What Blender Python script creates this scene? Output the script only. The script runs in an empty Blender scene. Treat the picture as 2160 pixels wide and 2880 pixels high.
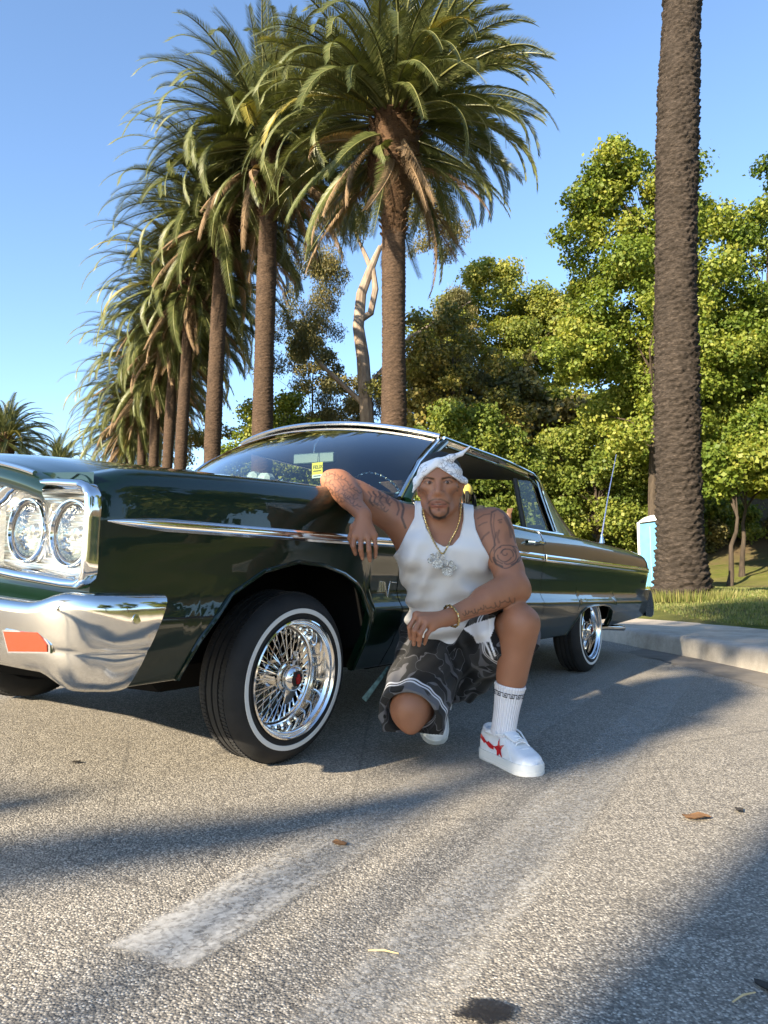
import bpy, math, random
import numpy as np
from mathutils import Vector, Matrix
random.seed(7); RNG = np.random.default_rng(11)
PI = math.pi
SC = bpy.context.scene
COL = SC.collection

# ---------------------------------------------------------------- camera, sky, sun, exposure
cam = bpy.data.cameras.new('camera'); camo = bpy.data.objects.new('camera', cam); COL.objects.link(camo)
camo.location = (0, 0, 0.592); camo.rotation_euler = (PI/2 + 0.0979, 0, 0)
cam.sensor_fit = 'VERTICAL'; cam.sensor_height = 36; cam.sensor_width = 27; cam.lens = 25.52
cam.clip_start = 0.05; cam.clip_end = 3000
SC.camera = camo
SUN_EL = math.radians(22.5)
SUN_TRAVEL = Vector((0.642, 0.767, 0)).normalized()          # the way the light goes over the ground
world = bpy.data.worlds.new('World'); SC.world = world; world.use_nodes = True
wn = world.node_tree.nodes; bg = wn['Background']
sky = wn.new('ShaderNodeTexSky'); sky.sky_type = 'NISHITA'; sky.sun_disc = False
sky.sun_elevation = SUN_EL
sky.sun_rotation = math.atan2(-SUN_TRAVEL.x, -SUN_TRAVEL.y)
sky.altitude = 200; sky.air_density = 1.0; sky.dust_density = 0.3; sky.ozone_density = 3.0
world.node_tree.links.new(sky.outputs[0], bg.inputs[0]); bg.inputs[1].default_value = 0.10
sl = bpy.data.lights.new('sun', 'SUN'); so = bpy.data.objects.new('sun', sl); COL.objects.link(so)
sl.energy = 5.0; sl.angle = math.radians(0.53); sl.color = (1.0, 0.85, 0.63)
_dir = Vector((SUN_TRAVEL.x*math.cos(SUN_EL), SUN_TRAVEL.y*math.cos(SUN_EL), -math.sin(SUN_EL)))
so.rotation_euler = _dir.to_track_quat('-Z', 'Y').to_euler(); so.location = (-20, -24, 18)
SC.view_settings.view_transform = 'Standard'; SC.view_settings.look = 'None'
SC.view_settings.exposure = 1.86; SC.view_settings.gamma = 1.0
SC.cycles.max_bounces = 8; SC.cycles.transparent_max_bounces = 12
SC.cycles.glossy_bounces = 5; SC.cycles.transmission_bounces = 6; SC.cycles.diffuse_bounces = 3
SC.cycles.sample_clamp_indirect = 6.0
SC.cycles.use_denoising = True

# ---------------------------------------------------------------- helpers: scene graph
def tag(o, label=None, cat=None, group=None, kind=None):
    if label: o['label'] = label
    if cat: o['category'] = cat
    if group: o['group'] = group
    if kind: o['kind'] = kind
    return o
def thing(name, label, cat, loc=(0, 0, 0), rotz=0, group=None):
    o = bpy.data.objects.new(name, None); COL.objects.link(o); o.empty_display_size = .2
    o.location = loc; o.rotation_euler = (0, 0, rotz)
    return tag(o, label, cat, group)
def link(name, me, parent=None, mat=None, world_loc=False):
    o = bpy.data.objects.new(name, me); COL.objects.link(o)
    if mat is not None and not me.materials: me.materials.append(mat)
    if parent is not None:
        o.parent = parent
        if world_loc:
            p = parent; off = Vector((0, 0, 0))
            while p is not None: off += p.location; p = p.parent
            o.location = -off
    return o
class MB:
    """collects vertices and faces of one mesh"""
    def __init__(s): s.v = []; s.f = []
    def add(s, v, f):
        b = len(s.v); s.v.extend([tuple(map(float, p)) for p in v]); s.f.extend([tuple(b+i for i in q) for q in f]); return s
    def box(s, c, h, rot=None, bev=0.0):
        c = Vector(c); hx, hy, hz = h
        if bev <= 0:
            v = [Vector((x*hx, y*hy, z*hz)) for z in (-1, 1) for y in (-1, 1) for x in (-1, 1)]
            f = [(0,2,3,1),(4,5,7,6),(0,1,5,4),(2,6,7,3),(0,4,6,2),(1,3,7,5)]
        else:
            b = min(bev, .49*min(2*hx,2*hy,2*hz)); v = []; f = []; idx = {}
            for sx in (-1,1):
                for sy in (-1,1):
                    for sz in (-1,1):
                        for k,(dx,dy,dz) in enumerate(((0,1,1),(1,0,1),(1,1,0))):
                            idx[(sx,sy,sz,k)] = len(v)
                            v.append(Vector((sx*(hx-b*dx), sy*(hy-b*dy), sz*(hz-b*dz))))
            for a in (-1,1):
                g=lambda *q:[idx[t] for t in q]
                q=[g((a,-1,-1,0),(a,1,-1,0),(a,1,1,0),(a,-1,1,0)), g((-1,a,-1,1),(-1,a,1,1),(1,a,1,1),(1,a,-1,1)), g((-1,-1,a,2),(1,-1,a,2),(1,1,a,2),(-1,1,a,2))]
                for t in q: f.append(tuple(t if a>0 else t[::-1]))
            for a in (-1,1):
                for c2 in (-1,1):
                    t=[idx[(a,c2,-1,0)],idx[(a,c2,1,0)],idx[(a,c2,1,1)],idx[(a,c2,-1,1)]]; f.append(tuple(t if a*c2<0 else t[::-1]))
                    t=[idx[(a,-1,c2,0)],idx[(a,-1,c2,2)],idx[(a,1,c2,2)],idx[(a,1,c2,0)]]; f.append(tuple(t if a*c2<0 else t[::-1]))
                    t=[idx[(-1,a,c2,1)],idx[(1,a,c2,1)],idx[(1,a,c2,2)],idx[(-1,a,c2,2)]]; f.append(tuple(t if a*c2<0 else t[::-1]))
            for sx in (-1,1):
                for sy in (-1,1):
                    for sz in (-1,1):
                        t=[idx[(sx,sy,sz,k)] for k in range(3)]; f.append(tuple(t if sx*sy*sz>0 else t[::-1]))
        if rot is not None: v = [rot @ p for p in v]
        return s.add([c+p for p in v], f)
    def tube(s, pts, r, n=8, cap=True, flat=1.0, up=None):
        P = [Vector(p) for p in pts]; m = len(P); R = list(r) if hasattr(r, '__len__') else [r]*m
        v = []; N = None
        for i in range(m):
            t = (P[min(i+1, m-1)]-P[max(i-1, 0)])
            t = t.normalized() if t.length > 1e-9 else Vector((0, 0, 1))
            if N is None:
                a = Vector(up) if up else (Vector((0, 0, 1)) if abs(t.z) < .9 else Vector((1, 0, 0)))
                N = (a - t*a.dot(t)).normalized()
            else:
                N = (N - t*N.dot(t)); N = N.normalized() if N.length > 1e-6 else t.orthogonal().normalized()
            B = t.cross(N)
            for k in range(n):
                a = 2*PI*k/n; v.append(P[i] + (N*math.cos(a)*flat + B*math.sin(a))*R[i])
        f = [(i*n+k, i*n+(k+1) % n, (i+1)*n+(k+1) % n, (i+1)*n+k) for i in range(m-1) for k in range(n)]
        if cap: f += [tuple(range(n-1, -1, -1)), tuple((m-1)*n+k for k in range(n))]
        return s.add(v, f)
    def lathe(s, prof, n=32, o=(0, 0, 0), ax='z', close=False, a0=0.0):
        """prof: (radius, height) pairs"""
        v = []; m = len(prof)
        for (r, z) in prof:
            for k in range(n):
                a = a0+2*PI*k/n; x, y = r*math.cos(a), r*math.sin(a)
                p = (x, y, z) if ax == 'z' else ((z, x, y) if ax == 'x' else (y, z, x))
                v.append((p[0]+o[0], p[1]+o[1], p[2]+o[2]))
        f = [(i*n+k, i*n+(k+1) % n, (i+1)*n+(k+1) % n, (i+1)*n+k) for i in range(m-1) for k in range(n)]
        if close: f += [((m-1)*n+k, (m-1)*n+(k+1) % n, (k+1) % n, k) for k in range(n)]
        return s.add(v, f)
    def grid(s, rows, closed=False, flip=False):
        m = len(rows); n = len(rows[0]); v = [p for r in rows for p in r]; f = []
        for i in range(m-1):
            for k in range(n if closed else n-1):
                q = (i*n+k, i*n+(k+1) % n, (i+1)*n+(k+1) % n, (i+1)*n+k); f.append(q[::-1] if flip else q)
        return s.add(v, f)
    def prism(s, poly, o, ex, ey, ez, depth):
        """polygon (x,y) list extruded along ez from origin o"""
        o, ex, ey, ez = map(Vector, (o, ex, ey, ez)); n = len(poly)
        v = [o+ex*x+ey*y for x, y in poly] + [o+ex*x+ey*y+ez*depth for x, y in poly]
        f = [tuple(range(n-1, -1, -1)), tuple(range(n, 2*n))] + [(k, (k+1) % n, n+(k+1) % n, n+k) for k in range(n)]
        return s.add(v, f)
    def mesh(s, name, smooth=True, mat=None, sharp=None):
        me = bpy.data.meshes.new(name); me.from_pydata(s.v, [], s.f); me.update()
        if smooth:
            me.polygons.foreach_set('use_smooth', [True]*len(me.polygons))
            if sharp: me.set_sharp_from_angle(angle=math.radians(sharp))
        if mat: me.materials.append(mat)
        return me
    def build(s, name, mat, parent=None, smooth=True, sharp=35, world_loc=False):
        return link(name, s.mesh(name, smooth, mat, sharp), parent, None, world_loc)
def np_mesh(name, V, Fq, mat=None, smooth=False, attrs=None):
    """V (n,3), Fq (m,k) of equal-length faces; attrs {name: (domain, type, array)}"""
    me = bpy.data.meshes.new(name); V = np.asarray(V, np.float32); Fq = np.asarray(Fq, np.int32); m, k = Fq.shape
    me.vertices.add(len(V)); me.vertices.foreach_set('co', V.ravel())
    me.loops.add(m*k); me.loops.foreach_set('vertex_index', Fq.ravel())
    me.polygons.add(m); me.polygons.foreach_set('loop_start', np.arange(0, m*k, k, dtype=np.int32))
    me.polygons.foreach_set('loop_total', np.full(m, k, np.int32))
    if smooth: me.polygons.foreach_set('use_smooth', np.ones(m, bool))
    me.update(calc_edges=True)
    for nm, (dom, ty, arr) in (attrs or {}).items():
        a = me.attributes.new(nm, ty, dom)
        a.data.foreach_set('color' if 'COLOR' in ty else ('vector' if ty == 'FLOAT_VECTOR' else 'value'), np.asarray(arr, np.float32).ravel())
    if mat: me.materials.append(mat)
    return me

# ---------------------------------------------------------------- helpers: materials
class NT:
    def __init__(s, name):
        s.m = bpy.data.materials.new(name); s.m.use_nodes = True; s.t = s.m.node_tree
        s.b = s.t.nodes['Principled BSDF']; s.o = s.t.nodes['Material Output']
    def n(s, ty, ins=None, **kw):
        x = s.t.nodes.new('ShaderNode'+ty)
        for k, v in kw.items(): setattr(x, k, v)
        for k, v in (ins or {}).items(): s.put(x.inputs[k], v)
        return x
    def put(s, sock, v):
        if isinstance(v, bpy.types.NodeSocket): s.t.links.new(v, sock)
        elif isinstance(v, bpy.types.Node): s.t.links.new(v.outputs[0], sock)
        else:
            if hasattr(sock.default_value, '__len__') and not isinstance(v, str) and hasattr(v, '__len__') and len(v) == 3 and len(sock.default_value) == 4: v = (*v, 1)
            sock.default_value = v
    def p(s, **kw):
        for k, v in kw.items(): s.put(s.b.inputs[k.replace('_', ' ')], v)
        return s
    def co(s, kind='Object'): return s.n('TexCoord').outputs[kind]
    def noise(s, scale, detail=4, rough=.55, vec=None, dist=0.0):
        x = s.n('TexNoise', {'Scale': scale, 'Detail': detail, 'Roughness': rough, 'Distortion': dist})
        if vec is not None: s.put(x.inputs['Vector'], vec)
        return x.outputs[0]
    def vor(s, scale, vec=None, feature='F1', out='Distance', rnd=1.0):
        x = s.n('TexVoronoi', {'Scale': scale, 'Randomness': rnd}, feature=feature)
        if vec is not None: s.put(x.inputs['Vector'], vec)
        return x.outputs[out]
    def ramp(s, fac, stops, interp='LINEAR'):
        x = s.n('ValToRGB', {'Fac': fac}); cr = x.color_ramp; cr.interpolation = interp
        while len(cr.elements) > 1: cr.elements.remove(cr.elements[-1])
        for i, (pos, c) in enumerate(stops):
            e = cr.elements[0] if i == 0 else cr.elements.new(pos)
            e.position = pos; e.color = (*c, 1) if hasattr(c, '__len__') else (c, c, c, 1)
        return x.outputs[0]
    def mix(s, fac, a, b, mode='MIX'):
        x = s.n('MixRGB', {'Fac': fac, 'Color1': a, 'Color2': b}, blend_type=mode); return x.outputs[0]
    def math(s, op, a, b=0.0, c=0.0, clamp=False):
        x = s.n('Math', {0: a, 1: b, 2: c}, operation=op, use_clamp=clamp); return x.outputs[0]
    def mapr(s, v, a, b, c=0.0, d=1.0):
        x = s.n('MapRange', {'Value': v, 'From Min': a, 'From Max': b, 'To Min': c, 'To Max': d}); return x.outputs[0]
    def scale(s, vec, sc):
        x = s.n('Mapping', {'Vector': vec, 'Scale': sc}); return x.outputs[0]
    def bump(s, h, strength=.3, dist=.01, normal=None):
        x = s.n('Bump', {'Height': h, 'Strength': strength, 'Distance': dist})
        if normal is not None: s.put(x.inputs['Normal'], normal)
        s.put(s.b.inputs['Normal'], x.outputs[0]); return x.outputs[0]
def plain(name, col, rough=.5, metal=0.0, spec=.5, **kw):
    t = NT(name); t.p(Base_Color=col, Roughness=rough, Metallic=metal, Specular_IOR_Level=spec)
    for k, v in kw.items(): t.p(**{k: v})
    return t.m
def worn(name, c1, c2, scale=8, rough=.6, bump=.2, bscale=40, metal=0.0, dist=.004):
    t = NT(name); co = t.co(); f = t.noise(scale, 5, .6, co)
    t.p(Base_Color=t.ramp(f, [(.3, c1), (.7, c2)]), Roughness=rough, Metallic=metal)
    t.bump(t.noise(bscale, 4, .6, co), bump, dist); return t.m
# ================================================================ the ground
def terrain_z(x, y):
    kx = kerb_x(y)
    s = x - kx                                                  # metres right of the kerb
    if s <= 0: return 0.0
    z = .15 + .02*min(s, 8) + .012*max(0, min(y, 26)-6)
    hx = min(1, max(0, (x+1)/8)); z += .32*min(14, max(0, y-26))*hx*hx*(3-2*hx)
    z += .12*max(0, s-14)
    return z
KERB = [(-40, 2.50), (0, 2.50), (4.85, 2.52), (5.9, 2.46), (7.55, 2.24), (10, 1.55), (13, .2), (17, -2.2), (22, -5.2), (30, -11.), (45, -25), (70, -48)]
def kerb_x(y):
    for (y0, x0), (y1, x1) in zip(KERB, KERB[1:]):
        if y <= y1:
            t = max(0, (y-y0)/(y1-y0)); return x0+(x1-x0)*t
    return KERB[-1][1]
def asphalt_mat():
    t = NT('asphalt'); co = t.co()
    big = t.noise(.7, 4, .6, co); mid = t.noise(9, 4, .6, co)
    cell = t.vor(225, co, 'F1', 'Color'); dist = t.vor(225, co, 'F1', 'Distance')
    val = t.n('SeparateColor', {0: cell}).outputs[0]
    val2 = t.n('SeparateColor', {0: cell}).outputs[1]
    stone = t.ramp(val, [(0, (.035, .033, .031)), (.2, (.11, .101, .088)), (.5, (.28, .255, .213)), (.82, (.48, .44, .372)), (1, (.70, .65, .56))])
    edge = t.mapr(dist, .35, .75, 0, .75)
    c = t.mix(edge, stone, (.085, .08, .073))
    fine = t.noise(420, 2, .6, co)
    c = t.mix(t.mapr(fine, .3, .7, 0, .3), c, (.30, .275, .24))
    c = t.mix(t.mapr(mid, .35, .75, 0, .35), c, t.mix(1, c, (.62, .62, .62), 'MULTIPLY'))
    c = t.mix(t.mapr(big, .35, .7, 0, .30), c, (.31, .28, .23))
    stain = t.noise(2.3, 3, .5, co, 1.0)
    c = t.mix(t.mapr(stain, .66, .72, 0, .35), c, (.045, .043, .042))
    crack = t.vor(.9, t.n('VectorMath', {0: co, 1: t.mix(.08, (0, 0, 0), t.n('TexNoise', {'Scale': 5.0, 'Detail': 3.0}).outputs[1])}, operation='ADD').outputs[0], 'DISTANCE_TO_EDGE')
    c = t.mix(t.mapr(crack, .0, .006, .35, 0), c, (.03, .03, .03))
    t.p(Base_Color=c, Roughness=t.mapr(val2, 0, 1, .62, .9), Specular_IOR_Level=.35)
    h = t.math('ADD', t.math('MULTIPLY', t.math('SUBTRACT', 1.0, dist), .8), t.math('MULTIPLY', val2, .5))
    h = t.math('ADD', h, t.math('MULTIPLY', t.noise(35, 3, .6, co), .5))
    t.bump(h, .7, .0032); return t.m
M_ASPH = asphalt_mat()
def concrete_mat(name, c1=(.36, .33, .285), c2=(.52, .48, .42), dirt=.5):
    t = NT(name); co = t.co(); f = t.noise(6, 6, .65, co); g = t.noise(90, 3, .6, co)
    c = t.ramp(f, [(.3, c1), (.7, c2)]); c = t.mix(t.mapr(g, .45, .8, 0, .3), c, (.16, .145, .12))
    c = t.mix(t.mapr(t.noise(1.6, 5, .7, co), .5, .7, 0, dirt), c, (.14, .12, .09))
    t.p(Base_Color=c, Roughness=.88, Specular_IOR_Level=.25); t.bump(t.math('ADD', f, t.math('MULTIPLY', g, .4)), .35, .006); return t.m
M_CONC = concrete_mat('kerb_concrete'); M_GUT = concrete_mat('gutter_concrete', (.13, .12, .105), (.22, .20, .175), .6)
M_WALK = concrete_mat('walk_concrete', (.36, .31, .25), (.50, .44, .36), .6)
CTH = 0.5898; CF = Vector((-.2883, 2.4259, 0)); CD = Vector((math.sin(CTH), math.cos(CTH), 0)); CN = Vector((math.cos(CTH), -math.sin(CTH), 0))
def CW(u, L, z=0.0): return CF + CD*u + CN*(L-.835) + Vector((0, 0, z))
# asphalt sheet: the lot falls gently towards the near side of the car, level beyond it
def lot_z(x, y):
    r = Vector((x, y, 0))-CF; u = r.dot(CD); q = -r.dot(CN)
    if q <= 0: return 0.0
    f = min(1, max(0, (6.5-u)/2.5)); f = f*f*(3-2*f); q = 5*(1-math.exp(-q/5))
    return .070*(q-.12*(1-math.exp(-q/.12)))*f
offs = list(np.linspace(0, 9, 37))+[10, 12, 16, 24, 50, 120, 400]; ys = [-300, -80, -40, -20, -12, -8]+list(np.linspace(-6, 12, 73))+[12.5, 13, 15, 17, 22, 30, 45, 70, 300]
rows = [[(kerb_x(y)+.02-o, y, lot_z(kerb_x(y)+.02-o, y)) for o in offs[::-1]] for y in ys]
tag(MB().grid(rows, flip=True).build('road', M_ASPH, sharp=None), kind='structure')
# lawn, hillside
def lawn_mat():
    t = NT('lawn'); co = t.co(); f = t.noise(1.3, 6, .65, co); g = t.noise(40, 4, .7, co); k = t.noise(.25, 3, .6, co)
    c = t.ramp(f, [(.3, (.085, .12, .022)), (.5, (.16, .175, .04)), (.72, (.24, .215, .08))])
    c = t.mix(t.mapr(k, .45, .62, 0, .8), c, (.16, .125, .07))
    c = t.mix(t.mapr(g, .4, .75, 0, .5), c, (.035, .05, .012))
    zp = t.n('SeparateXYZ', {0: co}).outputs[2]; c = t.mix(t.mapr(t.math('ADD', zp, t.math('MULTIPLY', f, 1.6)), 1.7, 2.6, 0, .9), c, t.ramp(g, [(.3, (.05, .034, .022)), (.7, (.16, .115, .07))]))
    t.p(Base_Color=c, Roughness=.95, Specular_IOR_Level=.1); t.bump(g, 1.0, .05); return t.m
M_LAWN = lawn_mat()
LX = np.concatenate([np.linspace(0, 14, 36), np.linspace(15, 60, 16), [90, 160, 320]]); LY = np.concatenate([np.linspace(-40, -2, 8), np.linspace(0, 50, 76), np.linspace(54, 120, 14), [200, 400]])
rows = []
for y in LY:
    r = []
    for s in LX:
        x = kerb_x(y)+1.25+s
        z = terrain_z(x, y) + (.05*math.sin(x*1.7+y*.6)*math.sin(y*1.1-x*.4) if s > 0 else 0)
        r.append((x, y, z+.01 if s > 0 else .155))
    rows.append(r)
tag(MB().grid(rows, flip=True).build('lawn', M_LAWN, sharp=None), kind='structure')
# gutter, kerb stones and concrete walk: pieces along the kerb line
pathpts = []; y = -6.0
while y < 24: pathpts.append((kerb_x(y), y)); y += .25
def offset(i, o):
    a = Vector(pathpts[max(0, i-1)]); b = Vector(pathpts[min(len(pathpts)-1, i+1)]); t = (b-a).normalized()
    n = Vector((t.y, -t.x)); p = Vector(pathpts[i])+n*o; return p.x, p.y
def strip(i0, i1, prof, gap=.0):
    m = MB(); rows = []
    for i in range(i0, i1+1):
        rows.append([(*offset(i, o), z) for o, z in prof])
    if gap:
        for r, sgn, j in ((rows[0], 1, i0), (rows[-1], -1, i1)):
            a = Vector(offset(max(0, j-1), 0)); b = Vector(offset(min(len(pathpts)-1, j+1), 0)); t = (b-a).normalized()*gap*sgn
            for q in range(len(r)): r[q] = (r[q][0]+t.x, r[q][1]+t.y, r[q][2])
    m.grid(rows); n = len(prof)
    m.f.append(tuple(range(n))); m.f.append(tuple(len(rows)*n-1-k for k in range(n)))
    return m
kerb = tag(thing('kerb', 'pale concrete kerb running past the rear of the green car', 'kerb'))
kp = [(-.01, -.05), (-.005, .02), (.005, .11), (.012, .135), (.03, .149), (.15, .156), (.16, .12)]
segs = [(0, 12), (12, 24), (24, 36), (36, 43), (43, 56), (56, 69), (69, 82), (82, 95), (95, 108), (108, 119)]
for a, b in segs: strip(a, b, kp, .009).build('kerb_stone', M_CONC, kerb, sharp=40)
walk = MB().grid([[(*offset(i, o), z) for o, z in ((.155, .12), (.157, .150), (.8, .152), (1.30, .160))] for i in range(len(pathpts))], flip=False)
tag(walk.build('path', M_WALK), kind='structure')
gm = MB().grid([[(*offset(i, o), z) for o, z in ((-.36+.015*math.sin(i*2.3)+.01*math.sin(i*5.1), .002), (-.34, .006), (-.1, .005), (.0, .004))] for i in range(len(pathpts))])
tag(gm.build('gutter', M_GUT), kind='structure')
# ---- painted bay lines on the asphalt (worn thermoplastic)
def paint_mat(name, lo, hi, strong, YL):
    t = NT(name); co = t.co(); u = t.n('SeparateXYZ', {0: co}).outputs[0]
    wear = t.noise(26, 6, .75, co); w2 = t.noise(3.2, 4, .6, co); pits = t.vor(125, co, 'F1', 'Color'); pv = t.n('SeparateColor', {0: pits}).outputs[2]
    keep = t.mapr(u, lo, hi, strong[0], strong[1])
    thr = t.math('ADD', t.math('ADD', t.math('MULTIPLY', wear, .55), t.math('MULTIPLY', w2, .35)), t.math('MULTIPLY', pv, .22))
    a = t.mapr(t.math('SUBTRACT', keep, thr), -.16, .14, 0, .66)
    yv = t.n('SeparateXYZ', {0: co}).outputs[1]; ed = t.math('MINIMUM', t.math('SUBTRACT', yv, YL[0]), t.math('SUBTRACT', YL[1], yv)); eu = t.math('MINIMUM', ed, t.math('MULTIPLY', u, .8))
    a = t.math('MULTIPLY', a, t.mapr(t.math('ADD', eu, t.math('MULTIPLY', t.math('SUBTRACT', t.noise(18, 5, .7, co), .5), .06)), .0, .022, 0, 1), clamp=True)
    a = t.math('ADD', a, t.math('MULTIPLY', t.mapr(eu, .0, .018, 0, 1), t.mapr(wear, .3, .7, .20, .05)), clamp=True)
    crack = t.vor(9, co, 'DISTANCE_TO_EDGE'); cr = t.mapr(t.math('ADD', crack, t.math('MULTIPLY', t.noise(30, 3, .6, co), .03)), .0, .03, 1, 0)
    a = t.math('MULTIPLY', a, t.math('SUBTRACT', 1.0, t.math('MULTIPLY', cr, .5)), clamp=True)
    t.p(Base_Color=t.ramp(t.noise(60, 4, .6, co), [(.3, (.44, .42, .38)), (.7, (.64, .62, .57))]), Roughness=.75, Alpha=a, Specular_IOR_Level=.3)
    t.bump(wear, .4, .003); return t.m
def bay_line(name, u0, length, Lmid, w, m):
    b = MB(); n = 40; rows = []
    for i in range(n+1): rows.append([(length*i/n, w*(k/4-.5), 0) for k in range(5)])
    o = b.grid(rows, flip=True).build(name, m, smooth=False)
    o.location = CW(u0, Lmid, .004); o.rotation_euler = (0, 0, PI/2-CTH+.109)
    return tag(o, kind='structure')
bay_line('painted_line', -1.07, 5.2, 1.44, .185, paint_mat('bay_paint', .12, .75, (.64, .36), (-.0925, .0925)))
bay_line('painted_line', -2.0, 6.6, 1.935, .20, paint_mat('bay_paint_faint', 0, 6, (.43, .37), (-.10, .10)))
# ================================================================ vegetation
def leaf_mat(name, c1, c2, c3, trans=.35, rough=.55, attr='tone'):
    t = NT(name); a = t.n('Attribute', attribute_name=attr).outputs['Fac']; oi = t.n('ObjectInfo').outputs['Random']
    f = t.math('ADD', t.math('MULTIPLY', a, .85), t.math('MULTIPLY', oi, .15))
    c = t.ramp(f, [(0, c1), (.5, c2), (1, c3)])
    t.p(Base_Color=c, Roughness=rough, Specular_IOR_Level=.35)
    tr = t.n('BsdfTranslucent', {'Color': t.mix(1, c, (1.25, 1.2, .5), 'MULTIPLY')})
    mx = t.n('MixShader', {0: trans, 1: t.b.outputs[0], 2: tr.outputs[0]})
    t.t.links.new(mx.outputs[0], t.o.inputs[0]); return t.m
M_FROND = leaf_mat('palm_frond_green', (.036, .050, .016), (.080, .096, .030), (.185, .185, .070), .18, .42)
M_FRONDY = leaf_mat('palm_frond_yellowing', (.12, .12, .025), (.20, .18, .035), (.28, .22, .05), .25, .5)
M_FRONDB = leaf_mat('palm_frond_dead', (.10, .065, .038), (.17, .115, .065), (.26, .18, .105), .15, .8)
def bark_palm(name, c1, c2, c3, ring=26.0):
    t = NT(name); co = t.co(); f = t.noise(3, 6, .7, co)
    st = t.noise(1.0, 4, .7, t.scale(co, (14, 14, 60)))
    c = t.ramp(st, [(.3, c1), (.55, c2), (.8, c3)]); c = t.mix(t.mapr(f, .4, .7, 0, .55), c, c1)
    t.p(Base_Color=c, Roughness=.92, Specular_IOR_Level=.15); t.bump(st, .8, .03); return t.m
M_PTRUNK = bark_palm('palm_bark', (.022, .016, .012), (.075, .049, .033), (.17, .115, .075))
M_PTRUNKG = bark_palm('palm_bark_grey', (.012, .010, .008), (.048, .038, .031), (.135, .108, .088))
M_BOOT = bark_palm('palm_boots', (.03, .018, .012), (.095, .056, .032), (.25, .165, .085))

def make_frond(name, L, bend, seed, mat, nleaf=128, leafl=.50, curl=.16, power=1.75, sparse=0.0):
    r = np.random.default_rng(seed); ns = 40
    s = np.linspace(0, 1, ns); ang = -math.radians(bend)*s**power
    twist = math.radians(r.uniform(-14, 14))*s**1.5
    dx = np.cos(ang); dz = np.sin(ang); px = np.concatenate([[0], np.cumsum((dx[1:]+dx[:-1])/2)])*L/(ns-1); pz = np.concatenate([[0], np.cumsum((dz[1:]+dz[:-1])/2)])*L/(ns-1)
    py = .10*L*np.sin(r.uniform(-.5, .5))*s**2
    P = np.stack([px, py, pz], 1)
    V = []; F = []; tone = []
    # rachis: flattened triangular tube
    w = .05*(1-s)**.8+.006
    for i in range(ns):
        T = np.array([math.cos(ang[i]), 0, math.sin(ang[i])]); U = np.array([-math.sin(ang[i]), 0, math.cos(ang[i])]); S = np.array([0, 1., 0])
        V += [P[i]+S*w[i], P[i]-S*w[i], P[i]+U*w[i]*.5]
    for i in range(ns-1):
        a = 3*i
        for k in range(3):
            F.append((a+k, a+(k+1) % 3, a+3+(k+1) % 3)); tone.append(.9); F.append((a+k, a+3+(k+1) % 3, a+3+k)); tone.append(.9)
    for j in range(nleaf):
        t = .10+.90*(j+r.uniform(0, .6))/nleaf; t = min(t, .999); i = t*(ns-1); i0 = int(i); fr = i-i0
        p = P[i0]*(1-fr)+P[min(i0+1, ns-1)]*fr; a = ang[i0]; T = np.array([math.cos(a), 0, math.sin(a)]); U = np.array([-math.sin(a), 0, math.cos(a)])
        ln = leafl*min(1, (t+.02)*4.5)**.8*(1.0-.62*max(0, t-.35)/.65)*r.uniform(.85, 1.1)
        tw = twist[i0]
        for sd in (-1, 1):
            if r.random() < sparse: continue
            S = np.array([0, sd*math.cos(tw), sd*math.sin(tw)])
            fwd = .55+.75*t+r.uniform(-.08, .08); up = .42-.25*t+r.uniform(-.12, .12)
            dv = S*1.0+T*fwd+U*up; dv /= np.linalg.norm(dv)
            wd = .0150+.010*(1-t); dn = np.array([0, 0, -1.])
            q0 = p; q1 = p+dv*ln*.5+dn*ln*.04; q2 = p+dv*ln+dn*ln*(curl+r.uniform(0, .12))
            ax = np.cross(dv, U); ax /= np.linalg.norm(ax)+1e-9; ax = T*.75+U*.3*sd
            b = len(V); V += [q0-ax*wd*.6, q0+ax*wd*.6, q1-ax*wd, q1+ax*wd, q2]
            F += [(b, b+1, b+3), (b, b+3, b+2), (b+2, b+3, b+4)]
            tn = np.clip(.35+.25*r.standard_normal()*.6+.25*t, 0, 1); tone += [tn, tn, tn]
    return np_mesh(name, np.array(V), np.array(F), mat, True, {'tone': ('FACE', 'FLOAT', tone)})
FR = {'up': [make_frond('frond_up', 4.1, 62, 1, M_FROND), make_frond('frond_up', 3.8, 78, 2, M_FROND)],
      'mid': [make_frond('frond_mid', 4.5, 96, 3, M_FROND), make_frond('frond_mid', 4.3, 112, 4, M_FROND), make_frond('frond_mid', 4.6, 104, 8, M_FROND)],
      'low': [make_frond('frond_low', 4.4, 80, 5, M_FROND), make_frond('frond_low', 4.2, 92, 6, M_FROND)],
      'hang': [make_frond('frond_hang', 3.9, 42, 7, M_FROND, curl=.35)],
      'dead': [make_frond('frond_dead', 3.7, 48, 9, M_FRONDB, curl=.5, sparse=.12, leafl=.40), make_frond('frond_dead', 3.5, 30, 10, M_FRONDB, curl=.6, sparse=.2, leafl=.36)],
      'yel': [make_frond('frond_yellow', 4.1, 84, 12, M_FRONDY)]}
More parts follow.
